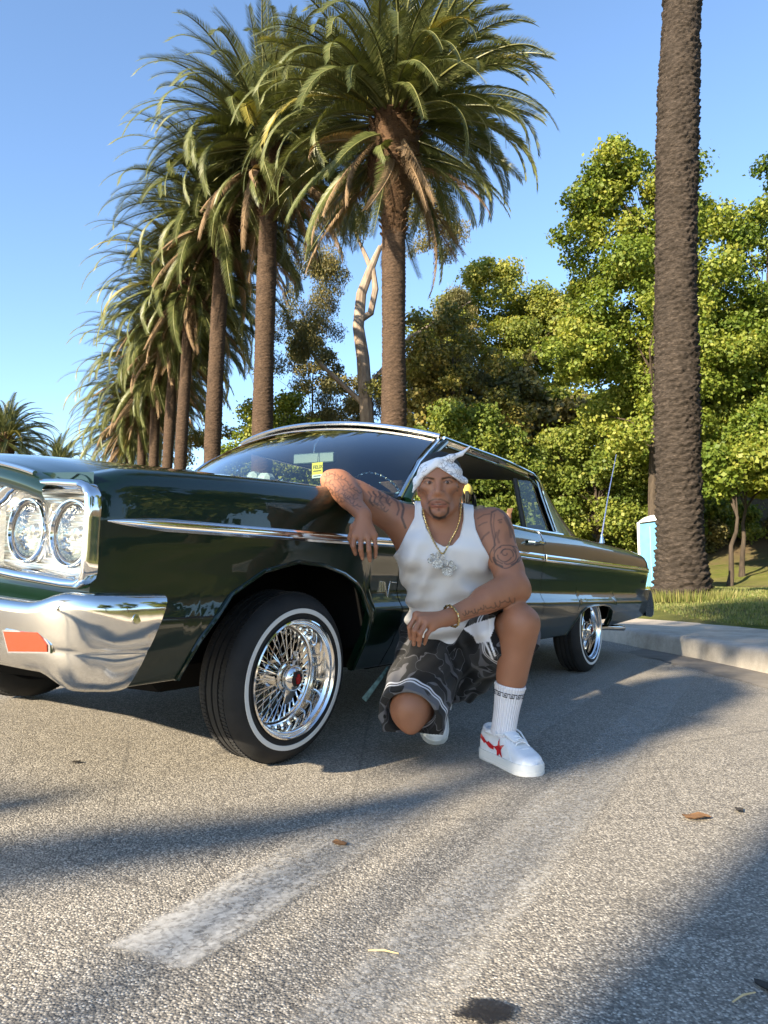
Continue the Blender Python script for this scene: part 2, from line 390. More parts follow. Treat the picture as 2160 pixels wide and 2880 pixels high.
def trunk_mesh(name, h, r0, r1, mat, lean, seed, rings=18.0, flare=1.35, nseg=44, amp=.05):
    r = np.random.default_rng(seed); nz = int(h*rings*4.4/2.2*1.2); V = np.zeros((nz+1, nseg, 3)); th = np.arange(nseg)*2*PI/nseg
    ph1, ph2, ph3 = r.uniform(0, 6.28, 3)
    for i in range(nz+1):
        t = i/nz; z = h*t
        rad = r0+(r1-r0)*t + r0*(flare-1)*math.exp(-z*1.6) + .03*math.sin(z*1.3+ph1)*r0
        zz = z*rings/2.2 + .30*np.sin(th*2+ph2+z*.7)+.20*np.sin(th*5+z*1.3+ph3)+.16*np.sin(th*11+math.floor(z*rings/2.2)*2.4)+.10*np.sin(th*19+math.floor(z*rings/2.2)*1.7)+.35*math.sin(z*3.1+ph1)
        saw = zz-np.floor(zz)
        saw = np.where(saw < .82, saw/.82, (1-saw)/.18)
        cell = np.sin(np.floor(zz)*12.9898+np.floor(th*nseg/(2*PI)/7+np.floor(zz)*.37)*78.233)*43758.5453; cell = cell-np.floor(cell)
        rr = rad*(1-amp+amp*1.6*saw*(.45+.8*cell)) + .010*r.standard_normal(nseg)*r0
        V[i, :, 0] = lean[0]*t*t+rr*np.cos(th); V[i, :, 1] = lean[1]*t*t+rr*np.sin(th); V[i, :, 2] = z
    idx = np.arange((nz+1)*nseg).reshape(nz+1, nseg); nx = np.roll(idx, -1, 1)
    F = np.stack([idx[:-1], nx[:-1], nx[1:], idx[1:]], -1).reshape(-1, 4)
    return np_mesh(name, V.reshape(-1, 3), F, mat, True)
def boots_mesh(name, h, rt, rb, seed, n=210):
    """old leaf bases under the crown: overlapping scale-like stubs on a bulging core"""
    r = np.random.default_rng(seed); m = MB()
    prof = [(rb*.96, 0), (rb*1.15, .25*h), (rt*.95, .55*h), (rt*.98, .85*h), (rt*.55, h*1.12), (.05, h*1.2)]
    m.lathe(prof, 20)
    for k in range(n):
        t = (k+.5)/n; z = h*t; a = k*2.39996; rr = np.interp(t, [0, .25, .55, .85, 1], [rb*.96, rb*1.15, rt*.95, rt*.98, rt*.8])
        w = r.uniform(.06, .095); ln = r.uniform(.10, .24)*(1 if t < .8 else 1.5); up = r.uniform(.5, 1.0)
        c = Vector((rr*math.cos(a), rr*math.sin(a), z)); o = Vector((math.cos(a), math.sin(a), 0)); s = Vector((-o.y, o.x, 0)); u = (o*.75+Vector((0, 0, up))).normalized()
        b = c-o*.06
        m.add([b-s*w, b+s*w, b+s*w*.9+Vector((0,0,-.05)), b-s*w*.9+Vector((0,0,-.05)), b+u*ln-s*w*.7, b+u*ln+s*w*.7, b+u*ln*.9+s*w*.6-u.cross(s)*-.04, b+u*ln*.9-s*w*.6-u.cross(s)*-.04],
              [(0, 1, 5, 4), (1, 2, 6, 5), (2, 3, 7, 6), (3, 0, 4, 7), (4, 5, 6, 7)])
    return m.mesh(name, True, M_BOOT, 30)
_TR = {}
def palm(x, y, h, label, group, seed=0, r=.38, n=96, scale=1.0, grey=False, lean=(0, 0), boot_h=2.6, boot_r=.66, dead=14, zbase=None, rings=18.0, flare=1.35, fill=0, seg=44, amp=.05, span=112, drop=.42):
    z = terrain_z(x, y) if zbase is None else zbase
    t = thing('palm_tree', label, 'palm tree', (x, y, z-.05), 0, group)
    rn = np.random.default_rng(100+seed)
    link('trunk', trunk_mesh('palm_trunk', h-boot_h+.3, r*1.04, r*.9, M_PTRUNKG if grey else M_PTRUNK, lean, seed, rings, flare, seg, amp), t)
    bo = link('leaf_bases', boots_mesh('palm_boots', boot_h, boot_r, r*.92, seed), t); bo.location = (lean[0], lean[1], h-boot_h)
    top = Vector((lean[0], lean[1], h))
    def frond(kind, az, el, zoff, rad, sc, roll=0):
        me = FR[kind][int(rn.integers(len(FR[kind])))]
        o = link('frond', me, t); o.location = top+Vector((rad*math.cos(az), rad*math.sin(az), zoff))
        o.rotation_euler = (Matrix.Rotation(az, 3, 'Z') @ Matrix.Rotation(-el, 3, 'Y') @ Matrix.Rotation(roll, 3, 'X')).to_euler()
        o.scale = (sc, sc, sc)
    for k in range(n):
        f = (k+.5)/n; az = k*2.39996+rn.uniform(-.25, .25)
        el = math.radians(84-span*f**.92+rn.uniform(-10, 10))
        kind = 'up' if f < .18 else ('mid' if f < .66 else 'low')
        if f > .35 and rn.random() < .035: kind = 'yel'
        frond(kind, az, el, .35-.95*f*boot_h*drop, .12+.42*min(1, f*1.6)*boot_r/.66, scale*rn.uniform(.88, 1.08), rn.uniform(-.5, .5))
    for k in range(dead):
        az = k*2.39996*1.7+rn.uniform(-.3, .3); frond('dead' if rn.random() < .7 else 'hang', az, math.radians(rn.uniform(-62, -18)), -.75-rn.uniform(0, .5)*boot_h*.5, boot_r*.75, scale*rn.uniform(.7, 1.02), rn.uniform(-.8, .8))
    return t
G_ROW = 'date palms in the row receding to the left'
palm(5.06, 12.4, 20.5, 'thick grey ringed palm trunk standing alone on the lawn behind the car boot', None, 1, .365, 70, grey=True, lean=(1.25, .2), rings=20, flare=1.42, seg=96, amp=.10)
palm(.285, 20.6, 14.1, 'largest palm, its trunk rising behind the middle of the car roof', G_ROW, 2, .375, 165, boot_h=3.8, boot_r=.80, dead=34, span=94, drop=.12, scale=1.06)
palm(-4.27, 25.0, 16.0, 'tall palm just left of the largest palm, trunk above the windscreen', G_ROW, 3, .37, 165, boot_h=2.8, dead=26, span=100, drop=.2, scale=1.08, lean=(.1, 0))
palm(-6.75, 28.0, 15.4, 'palm with a slim dark trunk, third from the right in the row', G_ROW, 4, .33, 140, dead=26, lean=(.25, 0), scale=1.05)
palm(-8.85, 31.0, 13.6, 'palm with a reddish trunk, fourth from the right in the row', G_ROW, 5, .27, 130, dead=26, lean=(.25, 0), seg=28)
palm(-10.5, 34.6, 12.9, 'palm with a thin brown trunk, fifth from the right in the row', G_ROW, 6, .27, 120, dead=26, seg=24, lean=(.2, 0))
palm(-12.2, 38.0, 12.0, 'palm half hidden in the drooping fronds, sixth from the right in the row', G_ROW, 7, .27, 115, dead=26, seg=24)
palm(-14.2, 42.0, 11.2, 'small looking distant palm, seventh from the right in the row', G_ROW, 8, .27, 110, dead=28, seg=24)
palm(-16.8, 47.5, 10.6, 'smallest distant palm at the left end of the row', G_ROW, 9, .27, 110, dead=28, seg=24)
G_FAR = 'far palms beyond the bonnet'
palm(-27.5, 52., 11.2, 'bushy far palm at the very left edge beyond the bonnet', G_FAR, 11, .3, 120, scale=.85, zbase=0, dead=10, seg=20)
palm(-30.0, 66., 11.2, 'rounded far palm over the headlamps, right of the leftmost one', G_FAR, 12, .3, 110, scale=.85, zbase=0, dead=10, seg=20)
palm(-31.5, 80., 11.0, 'low far palm nearest the left end of the palm row', G_FAR, 13, .3, 70, zbase=0, dead=10, seg=20)
palm(-35.0, 78., 9.4, 'low far palm with a spread crown between the other far palms', G_FAR, 14, .3, 70, zbase=0, dead=10, seg=20)

# ---- broadleaf trees
def bark(name, c1, c2, sc=9):
    t = NT(name); co = t.co(); f = t.noise(1, 5, .7, t.scale(co, (sc, sc, sc*.25)))
    t.p(Base_Color=t.ramp(f, [(.3, c1), (.7, c2)]), Roughness=.9, Specular_IOR_Level=.2); t.bump(f, .6, .02); return t.m
M_BARK = bark('tree_bark', (.022, .017, .013), (.075, .058, .043)); M_EUC = bark('eucalyptus_bark', (.12, .085, .06), (.34, .28, .22), 3); M_GREYB = bark('bare_bark', (.20, .18, .16), (.36, .33, .30))
M_LEAF = leaf_mat('leaf_green', (.075, .13, .018), (.175, .225, .035), (.34, .335, .07), .45)
M_LEAFD = leaf_mat('leaf_dark', (.07, .115, .02), (.155, .20, .036), (.31, .31, .065), .45)
M_LEAFE = leaf_mat('leaf_eucalyptus', (.065, .070, .030), (.14, .135, .055), (.28, .22, .085), .35)
M_LEAFL = leaf_mat('leaf_lime', (.11, .15, .03), (.23, .26, .055), (.42, .38, .10), .5)
M_LEAFY = leaf_mat('leaf_yellow_green', (.10, .12, .025), (.19, .17, .04), (.30, .22, .06), .3)
M_LEAFO = leaf_mat('leaf_olive', (.09, .10, .03), (.14, .13, .045), (.2, .16, .06), .3)
def leaves(name, C, R, n, size, mat, seed, asp=.8, droop=0.0, flat=.0):
    """n leaf faces spread through clumps C (m,3) of radii R (m,3)"""
    r = np.random.default_rng(seed); w = R.prod(1)**.67; k = r.choice(len(C), n, p=w/w.sum())
    d = r.standard_normal((n, 3)); d /= np.linalg.norm(d, axis=1)[:, None]; rad = r.random(n)**.42*(1+.45*(r.random(n) < .18)*r.random(n))
    P = C[k]+d*rad[:, None]*R[k]
    nrm = d*.7+r.standard_normal((n, 3))*.75+np.array([0, 0, .45]); nrm /= np.linalg.norm(nrm, axis=1)[:, None]
    a = r.standard_normal((n, 3)); a[:, 2] -= droop*3; a -= nrm*(a*nrm).sum(1)[:, None]; a /= np.linalg.norm(a, axis=1)[:, None]; b = np.cross(nrm, a)
    sz = size*r.uniform(.6, 1.25, n)[:, None]
    q0 = P-a*sz*.5; q1 = P+b*sz*.5*asp+nrm*sz*.08; q2 = P+a*sz*.5; q3 = P-b*sz*.5*asp+nrm*sz*.08
    V = np.stack([q0, q1, q2, q3], 1).reshape(-1, 3); F = np.arange(4*n).reshape(n, 4)
    ct = r.uniform(-.28, .28, len(C))
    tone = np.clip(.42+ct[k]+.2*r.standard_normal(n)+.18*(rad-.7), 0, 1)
    return np_mesh(name, V, F, mat, False, {'tone': ('FACE', 'FLOAT', tone)})
def limb_tree(base, top, r0, nl, spread, seed, crown_pts=None, limb_r=.35):
    """tapered wandering trunk plus limbs reaching to clump centres"""
    r = np.random.default_rng(seed); m = MB(); base = Vector(base); top = Vector(top)
    P = [base.lerp(top, t)+Vector((r.uniform(-1, 1), r.uniform(-1, 1), 0))*spread*.05*math.sin(t*PI) for t in np.linspace(0, 1, 9)]
    m.tube(P, [r0*(1.25 if i == 0 else 1)*(1-.8*i/8) for i in range(9)], 10)
    if crown_pts is not None:
        for c in crown_pts:
            c = Vector(c); i = min(7, max(2, int(8*max(.2, min(.9, (c.z-base.z)/(top.z-base.z+1e-6)*.75))))); p0 = P[i]
            mid = p0.lerp(c, .5)+Vector((r.uniform(-.4, .4), r.uniform(-.4, .4), r.uniform(0, .5))); rr = r0*limb_r*(1-.6*i/8)
            m.tube([p0, p0.lerp(mid, .5)+Vector((0, 0, .1)), mid, mid.lerp(c, .6), c], [rr, rr*.8, rr*.55, rr*.3, rr*.1], 6)
    return m
def clumps(center, radii, n, seed, rmin=.5, rmax=1.1, bottom=-.75):
    r = np.random.default_rng(seed); out = []; rad = []
    while len(out) < n:
        d = r.standard_normal(3); d /= np.linalg.norm(d); q = d*r.random()**.33
        if q[2] < bottom: continue
        out.append(np.array(center)+q*np.array(radii)); s = r.uniform(rmin, rmax); rad.append((s*1.15, s*1.15, s*.8))
    return np.array(out), np.array(rad)
def broad_tree(name, x, y, crown_z, radii, label, cat, group, seed, nleaf, size, mat, nclump=46, bmat=None, trunk_r=.2, off=(0, 0), rmin=.5, rmax=1.1, extra=None, droop=0., asp=.8, bottom=-.75, z0=None):
    z = terrain_z(x, y) if z0 is None else z0
    t = thing(name, label, cat, (x, y, z-.05), 0, group)
    C, R = clumps((off[0], off[1], crown_z-z), radii, nclump, seed, rmin, rmax, bottom)
    if extra:
        for (c, rr, k) in extra:
            C2, R2 = clumps((c[0]-x, c[1]-y, c[2]-z), rr, k, seed+77, rmin*.8, rmax*.8); C = np.concatenate([C, C2]); R = np.concatenate([R, R2])
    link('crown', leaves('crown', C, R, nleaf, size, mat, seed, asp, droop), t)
    sel = np.random.default_rng(seed).choice(len(C), min(26, len(C)), replace=False)
    m = limb_tree((0, 0, 0), (off[0], off[1], crown_z-z+radii[2]*.45), trunk_r, 0, 1.5, seed, C[sel])
    m.build('trunk', bmat or M_BARK, t); return t
G_BT = 'broadleaf trees on the slope behind the car'
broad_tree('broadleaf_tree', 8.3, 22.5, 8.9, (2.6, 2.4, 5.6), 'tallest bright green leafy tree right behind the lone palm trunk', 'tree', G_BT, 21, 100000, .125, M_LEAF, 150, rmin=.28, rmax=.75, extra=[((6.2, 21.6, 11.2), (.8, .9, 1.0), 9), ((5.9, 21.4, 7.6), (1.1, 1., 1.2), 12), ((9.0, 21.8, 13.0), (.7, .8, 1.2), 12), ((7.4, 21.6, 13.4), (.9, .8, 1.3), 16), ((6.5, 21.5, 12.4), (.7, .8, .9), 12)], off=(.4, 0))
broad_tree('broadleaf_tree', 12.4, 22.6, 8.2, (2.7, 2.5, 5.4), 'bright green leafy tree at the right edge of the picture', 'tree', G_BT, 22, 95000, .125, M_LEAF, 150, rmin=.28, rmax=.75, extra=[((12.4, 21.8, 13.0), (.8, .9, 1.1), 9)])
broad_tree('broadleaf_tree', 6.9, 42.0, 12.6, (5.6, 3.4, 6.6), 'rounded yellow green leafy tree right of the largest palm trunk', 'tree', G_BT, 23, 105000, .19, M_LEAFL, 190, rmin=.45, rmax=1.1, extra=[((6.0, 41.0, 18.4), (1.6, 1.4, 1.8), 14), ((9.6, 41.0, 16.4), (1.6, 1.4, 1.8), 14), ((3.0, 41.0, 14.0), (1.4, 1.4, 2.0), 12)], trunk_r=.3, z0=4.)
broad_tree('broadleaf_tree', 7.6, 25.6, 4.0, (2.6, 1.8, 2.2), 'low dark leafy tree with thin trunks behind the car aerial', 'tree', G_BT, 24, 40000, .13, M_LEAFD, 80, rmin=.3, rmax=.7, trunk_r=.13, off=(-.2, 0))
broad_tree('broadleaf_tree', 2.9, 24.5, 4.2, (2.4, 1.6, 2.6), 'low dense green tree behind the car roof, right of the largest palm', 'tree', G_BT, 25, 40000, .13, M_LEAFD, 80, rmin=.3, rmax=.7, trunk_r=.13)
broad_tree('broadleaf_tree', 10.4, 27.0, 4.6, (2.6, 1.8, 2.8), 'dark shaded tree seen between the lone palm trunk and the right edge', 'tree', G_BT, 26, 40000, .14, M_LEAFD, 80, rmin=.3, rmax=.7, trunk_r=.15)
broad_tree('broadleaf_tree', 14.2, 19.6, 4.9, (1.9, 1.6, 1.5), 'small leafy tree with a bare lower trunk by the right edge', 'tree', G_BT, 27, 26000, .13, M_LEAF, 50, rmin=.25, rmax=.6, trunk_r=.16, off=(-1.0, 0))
for k, (x, y, h) in enumerate(((9.75, 20.6, 3.2), (10.9, 22.2, 3.4))):
    t = thing('slender_tree', ('thin leaning dark trunk nearest the lone palm on its right', 'thin dark forked trunk farther right beside the lawn')[k], 'tree', (x, y, terrain_z(x, y)-.05), 0, 'thin trunks at the edge of the lawn')
    C, R = clumps((.3, 0, h), (1.2, .9, .8), 12, 60+k, .35, .6); link('crown', leaves('crown', C, R, 6000, .15, M_LEAF, 61+k), t)
    limb_tree((0, 0, 0), (.35, 0, h), .085, 0, 2, 62+k, C[:8], .5).build('trunk', M_BARK, t)
broad_tree('hillside_tree', 18.5, 33., 9.0, (5, 3, 5), 'dark tree mass on the hillside behind the right edge trees', 'tree', 'trees on the hillside', 31, 24000, .28, M_LEAFD, 50, trunk_r=.25, z0=3.5)
broad_tree('hillside_tree', 12.5, 36., 9.5, (5, 3, 5), 'dark tree mass on the hillside behind the lone palm trunk', 'tree', 'trees on the hillside', 32, 24000, .28, M_LEAFD, 50, trunk_r=.25, z0=3.5)
broad_tree('hillside_tree', 6.0, 38., 8.5, (5, 3, 5), 'olive tree mass on the hillside behind the rounded yellow green tree', 'tree', 'trees on the hillside', 33, 22000, .28, M_LEAFO, 46, trunk_r=.25, z0=3.)
# eucalyptus with the pale trunk between the two big palms
t = thing('eucalyptus_tree', 'tall sparse eucalyptus with pale bare trunk between the two big palms', 'tree', (-.9, 37., 1.8))
m = MB(); E_ = [(-.1, 0, 0), (.1, 0, 6), (-.2, 0, 10.5), (-.45, 0, 12.2), (-.3, 0, 14.0), (.2, 0, 15.4), (.7, 0, 16.6)]
m.tube(E_, [.42, .38, .34, .30, .27, .22, .12], 10); m.tube([(-.35, 0, 12.6), (.2, -.1, 12.9), (.45, -.1, 14.2), (.3, 0, 15.6), (1.2, 0, 17.5)], [.22, .18, .17, .12, .05], 8)
m.tube([(.2, 0, 15.4), (-.3, 0, 16.6), (-.9, .2, 18.2)], [.16, .1, .04], 7); m.tube([(.1, 0, 9), (2.2, 0, 11.6), (3.8, 0, 12.6), (5.5, 0, 13.6)], [.14, .1, .07, .03], 6); m.tube([(-.1, 0, 8), (-2.5, .1, 10.3), (-4.2, 0, 12.6)], [.16, .1, .04], 6)
m.tube([(.1, 0, 6.2), (3.0, 0, 9.6), (5.4, 0, 10.2)], [.12, .08, .03], 6)
m.build('trunk', M_EUC, t)
EC = []; rr = np.random.default_rng(5)
for c, rad, k in (((-2.2, 0, 15.6), (1.6, 1.4, 2.6), 12), ((3.2, 0, 17.4), (1.8, 1.4, 2.2), 13), ((1.8, 0, 20.), (2.2, 1.5, 1.8), 12), ((5.0, 0, 13.4), (1.5, 1.3, 1.5), 9), ((-3.4, 0, 11.4), (1.8, 1.4, 2.6), 13), ((1.6, .5, 9.0), (2.8, 1.6, 2.6), 15), ((-1.9, .6, 7.2), (2.2, 1.5, 2.0), 10), ((-.8, 0, 18.6), (1.4, 1.2, 1.2), 7), ((4.6, .3, 9.6), (1.6, 1.4, 1.8), 9)):
    for _ in range(k):
        d = rr.standard_normal(3); d /= np.linalg.norm(d); EC.append(np.array(c)+d*rr.random()**.4*np.array(rad))
EC = np.array(EC); EC = np.concatenate([EC, EC+rr.uniform(-1, 1, EC.shape)*np.array([1.0, .8, 1.0])]); ER = rr.uniform(.3, .7, (len(EC), 1))*np.array([[1, 1, 1.15]])
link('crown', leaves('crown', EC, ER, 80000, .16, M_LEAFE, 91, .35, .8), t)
# bare grey tree above the rounded tree
t = thing('bare_tree', 'leafless grey twiggy tree top above the rounded yellow green tree', 'tree', (7.2, 44.0, 7.2)); m = MB(); rr = np.random.default_rng(3)
def twig(p, d, ln, r, dep):
    q = [p]
    for _ in range(4):
        d = (d+Vector(rr.uniform(-.18, .18, 3))).normalized(); q.append(q[-1]+d*ln/4)
    m.tube(q, [r, r*.9, r*.75, r*.6, r*.45], 5, cap=False)
    if dep > 0:
        for _ in range(2 if dep > 1 else 3): twig(q[int(rr.integers(2, 5))], (d+Vector(rr.uniform(-.6, .6, 3))+Vector((0, 0, .3))).normalized(), ln*.68, r*.5, dep-1)
twig(Vector((0, 0, 0)), Vector((0, 0, 1)), 6.0, .2, 0)
for a in range(6): twig(Vector((0, 0, 4.5+.25*a)), Vector((math.cos(a*1.1)*.35, math.sin(a*1.1)*.3, 1)).normalized(), 3.6, .07, 3)
m.build('trunk', M_GREYB, t)
# shrubs and lower trees in the gaps of the palm row
for k, (x, y, cz, rad, mt, lb) in enumerate(((-5.4, 36., 6.4, (2.6, 1.8, 4.2), M_LEAF, 'bright green bushy tree low between the two big palm trunks'), (-1.6, 33., 3.6, (1.8, 1.4, 2.6), M_LEAFD, 'dark bush at the foot of the eucalyptus'),
        (-10.2, 46., 6.6, (3.2, 2., 4.4), M_LEAFY, 'yellowish tree seen between the palm trunks above the windscreen'), (-4.4, 44., 10.5, (3.6, 2., 7.0), M_LEAFE, 'dusky olive tree behind the second palm trunk'),
        (-14.5, 58., 6.0, (4.5, 2.4, 4.), M_LEAFY, 'pale yellow green tree far behind the thin palm trunks'), (3.2, 33.0, 9.4, (3.2, 2., 5.), M_LEAFY, 'dusky thin tree just right of the largest palm trunk'))):
    broad_tree('gap_tree', x, y, cz, rad, lb, 'tree', 'trees filling the gaps of the palm row', 40+k, 26000, .17, mt, 70, trunk_r=.16, z0=1.0, rmin=.35, rmax=.8)
for k, (x, y, cz, rad, lb) in enumerate(((-46., 112., 9., (7, 4, 5), 'blue green far tree above the headlamps'), (-62, 118, 7, (9, 4, 4.5), 'broad far tree line at the left edge'), (-37, 105, 6, (6, 4, 4), 'low far tree next to the left end of the palm row'))):
    broad_tree('far_tree', x, y, cz, rad, lb, 'tree', 'far trees on the left', 50+k, 9000, .5, M_LEAFD, 40, trunk_r=.3, z0=0)
# ================================================================ the car (local x = rearwards from the front axle, y = -lateral, z up)
def paint_car():
    t = NT('car_paint_green'); co = t.co(); fl = t.n('SeparateColor', {0: t.vor(2600, co, 'F1', 'Color')}).outputs[0]
    t.p(Base_Color=t.mix(t.mapr(fl, .6, 1, 0, .35), (.0025, .0125, .0060), (.010, .036, .018)), Roughness=.28, Metallic=.25, Specular_IOR_Level=.25, Coat_Weight=1.0, Coat_Roughness=.015, Coat_IOR=1.46)
    n = t.n('Bump', {'Height': t.noise(3.2, 2, .5, co), 'Strength': .05, 'Distance': .02}); t.put(t.b.inputs['Coat Normal'], n.outputs[0]); return t.m
M_PAINT = paint_car()
def chrome_mat(name, c=(.82, .81, .79), r=.05, wob=.04, wsc=7):
    t = NT(name); co = t.co(); sm = t.noise(30, 4, .6, co)
    t.p(Base_Color=c, Metallic=1.0, Roughness=t.mapr(sm, .3, .8, r, r+.07)); t.bump(t.noise(wsc, 2, .5, co), wob, .02); return t.m
M_CHROME = chrome_mat('chrome'); M_BUMPER = chrome_mat('bumper_chrome', (.78, .76, .71), .06, .07, 10); M_ALU = chrome_mat('brushed_aluminium', (.78, .77, .73), .22, .05)
M_RUB = worn('tyre_rubber', (.006, .006, .0065), (.013, .013, .0135), 20, .75, .15, 200); M_WHITEW = plain('whitewall', (.62, .62, .60), .6)
M_BLACK = plain('black_trim', (.008, .008, .008), .6); M_VINYL = worn('black_vinyl', (.010, .012, .011), (.018, .020, .018), 12, .45, .2, 90)
M_UNDER = plain('underbody', (.003, .003, .003), .95, 0, .1); M_AMBER = plain('amber_lens', (.27, .030, .006), .25, Coat_Weight=.6)
M_RED = plain('red_enamel', (.30, .012, .012), .25); M_WHITEPL = worn('white_vinyl', (.62, .66, .63), (.75, .78, .75), 10, .5, .2, 60)
def glass_mat(name, tint, refl=1.0, ior=1.5):
    t = NT(name); fc = t.n('LayerWeight', {'Blend': .5}).outputs['Facing']; fr = t.math('ADD', t.math('MULTIPLY', t.math('POWER', fc, 5.0), .95), .045); tr = t.n('BsdfTransparent', {'Color': tint}); gl = t.n('BsdfGlossy', {'Color': (1, 1, 1), 'Roughness': .005})
    mx = t.n('MixShader', {0: t.math('MULTIPLY', fr, refl, clamp=True), 1: tr.outputs[0], 2: gl.outputs[0]}); t.t.links.new(mx.outputs[0], t.o.inputs[0]); return t.m
M_GLASS = glass_mat('car_glass', (.55, .64, .62), 2.8); M_LENS = glass_mat('lamp_glass', (.93, .94, .93), 1.3); M_GLASSC = glass_mat('clear_glass', (.66, .72, .70), .35)
CAR = thing('parked_car', 'dark green vintage hardtop car with wire wheels and whitewall tyres', 'car', CW(0, 0, 0), PI/2-CTH)
ROLL = .08
def W(u, L, z): return (u, -L, z+ROLL*(.9-L))
IP = lambda u, xs, ys: float(np.interp(u, xs, ys))
_LU = [-.81, -.80, -.775, -.74, -.6, -.3, .3, 2.2, 3.4, 4.1, 4.34, 4.42, 4.44]; _LL = [.880, .886, .892, .8945, .897, .902, .906, .908, .905, .895, .887, .878, .868]
def Lm(u): return IP(u, _LU, _LL)
def zt(u): return IP(u, [-.85, .5, 1.7, 2.1, 4.45], [.748, .753, .747, .738, .700])
_TU = np.linspace(-.9, 4.5, 200); _TZ = np.interp(_TU, [-.82, -.79, -.74, -.6, -.3, 0, .3, .7, 1.2, 2.0, 2.7, 3.3, 4.0, 4.36, 4.42, 4.45], [.835, .862, .880, .895, .912, .925, .930, .926, .913, .890, .889, .870, .846, .822, .805, .775])
_TZ = np.convolve(np.pad(_TZ, 3, 'edge'), np.ones(7)/7, 'valid')
def ztop(u): return IP(u, _TU, _TZ)
_PZ = np.linspace(-.56, 0, 156); _PL = np.interp(_PZ, [-.56, -.47, -.40, -.33, -.275, -.255, -.235, -.20, -.13, -.05, 0], [-.15, -.10, -.055, -.022, -.005, -.002, -.016, -.030, -.022, -.005, 0]); _PL = np.convolve(np.pad(_PL, 2, 'edge'), np.ones(5)/5, 'valid')
def Lside(u, z):
    t0 = zt(u); f = min(1, max(0, (u+.80)/1.2)); f = .12+.88*f
    if z >= t0:
        t = min(1, (z-t0)/(ztop(u)-t0+1e-6)); return Lm(u)-.010*t-.062*(1-math.sqrt(max(0, 1-t**5)))
    return Lm(u)+f*IP(z-t0, _PZ, _PL)
ARCH_F = [(-.533, .335), (-.53, .346), (-.47, .44), (-.417, .497), (-.353, .558), (-.222, .627), (-.064, .66), (.073, .650), (.19, .624), (.27, .59), (.308, .557), (.335, .47), (.352, .38), (.362, .264)]
ARCH_R = [(2.60, .262), (2.625, .35), (2.68, .41), (2.76, .438), (2.9, .446), (3.1, .446), (3.25, .432), (3.34, .40), (3.39, .34), (3.41, .285)]
def zlow(u):
    if u < -.533: return .338
    if u <= .362: return IP(u, *zip(*ARCH_F))
    if u < 2.60: return .262
    if u <= 3.41: return IP(u, *zip(*ARCH_R))
    return IP(u, [3.41, 3.45, 4.25, 4.44], [.285, .283, .315, .345])
def side_panel(u0, u1, sgn, nrow=96, top=True):
    us = list(np.linspace(u0, u1, max(4, int((u1-u0)/.022))))
    for a in ARCH_F+ARCH_R+[(-.5331, 0), (.3621, 0), (2.599, 0), (3.411, 0)]:
        if u0 < a[0] < u1: us.append(a[0])
    us = sorted(us); rows = []
    for u in us:
        r = []
        if top:                                     # top strip from hood gap to crest
            Lc = Lside(u, ztop(u)); inn = .722 if u < .6 or u > 2.9 else Lc-.035
            for k in range(7):
                f = k/7; L = inn+(Lc-inn)*f; dz = (-.020*math.sin(PI*min(1, (1-f)*1.0))**1.0 - .014*(1-f)) if u < .6 or u > 2.9 else -.006*(1-f)
                r.append((u, L, ztop(u)+dz*(1 if u > -.78 else .6)))
        zl = zlow(u)
        for k in range(nrow+1):
            f = k/nrow; z = ztop(u)+(zl-ztop(u))*f; r.append((u, Lside(u, z), z))
        zz = zl; Ls = Lside(u, zl); r += [(u, Ls-.004, zl-.003), (u, Ls-.018, zl-.002), (u, Ls-.03, zl+.012)]
        rows.append([(p[0], p[1], p[2]) for p in r])
    m = MB()
    if sgn > 0: m.grid([[W(*p) for p in r] for r in rows])
    else: m.grid([[W(p[0], -p[1], p[2]) for p in r] for r in rows], flip=True)
    return m
DU0, DU1 = .545, 2.02
for sg in (1, -1):
    fe = side_panel(-.805, DU0-.003, sg); fe.build('front_fender', M_PAINT, CAR, sharp=60)
    side_panel(DU0+.003, DU1-.003, sg).build('door', M_PAINT, CAR, sharp=60)
    side_panel(DU1+.003, 4.435, sg).build('rear_quarter', M_PAINT, CAR, sharp=60)
# wheel arch lips
for sg in (1, -1):
    for A in (ARCH_F, ARCH_R):
        MB().tube([W(u, sg*(Lside(u, z)+.001), z) for u, z in A], .007, 8).build('arch_lip', M_PAINT, CAR)
# seam between fender and lower apron
for sg in (1, -1): MB().tube([W(u, sg*(Lside(u, .500)+.0004), .500) for u in np.linspace(-.79, -.425, 12)], .0022, 5).build('panel_gap', M_BLACK, CAR)
# hood and boot lid
def deck(u0, u1, half, crown, valley, n=30, lip=None, nose=False):
    rows = []; ul = list(np.linspace(u0, u1, n))
    def zc(u, L):
        t = abs(L)/half; return ztop(u)+crown*(1-t**2.2)-valley*t**6-.016*max(0, 1-abs(L)/.03)*0
    pre = []
    if nose:
        for du, dz in ((.012, -.062), (-.012, -.052), (-.022, -.036), (-.020, -.020), (-.008, -.008)):
            pre.append((du, dz))
    Ls = list(np.linspace(-half, half, 49))
    for du, dz in pre: rows.append([W(u0+du-.028*(1-(L/half)**2), L, zc(u0, L)+dz) for L in Ls])
    for u in ul:
        f = max(0, 1-(u-u0)/.25) if nose else 0
        rows.append([W(u-.028*(1-(L/half)**2)*f, L, zc(u, L)) for L in Ls])
    if lip: rows.append([W(u1+.004, L, zc(u1, L)-lip) for L in Ls])
    return MB().grid(rows), zc
hood, hz = deck(-.815, .44, .716, .052, .016, nose=True, lip=.03); hood.build('hood', M_PAINT, CAR, sharp=70)
MB().tube([W(-.822-.028*(1-(L/.7)**2), L, hz(-.815, L)+.003) for L in np.linspace(-.66, .66, 30)], .007, 8).build('hood_edge_moulding', M_CHROME, CAR)
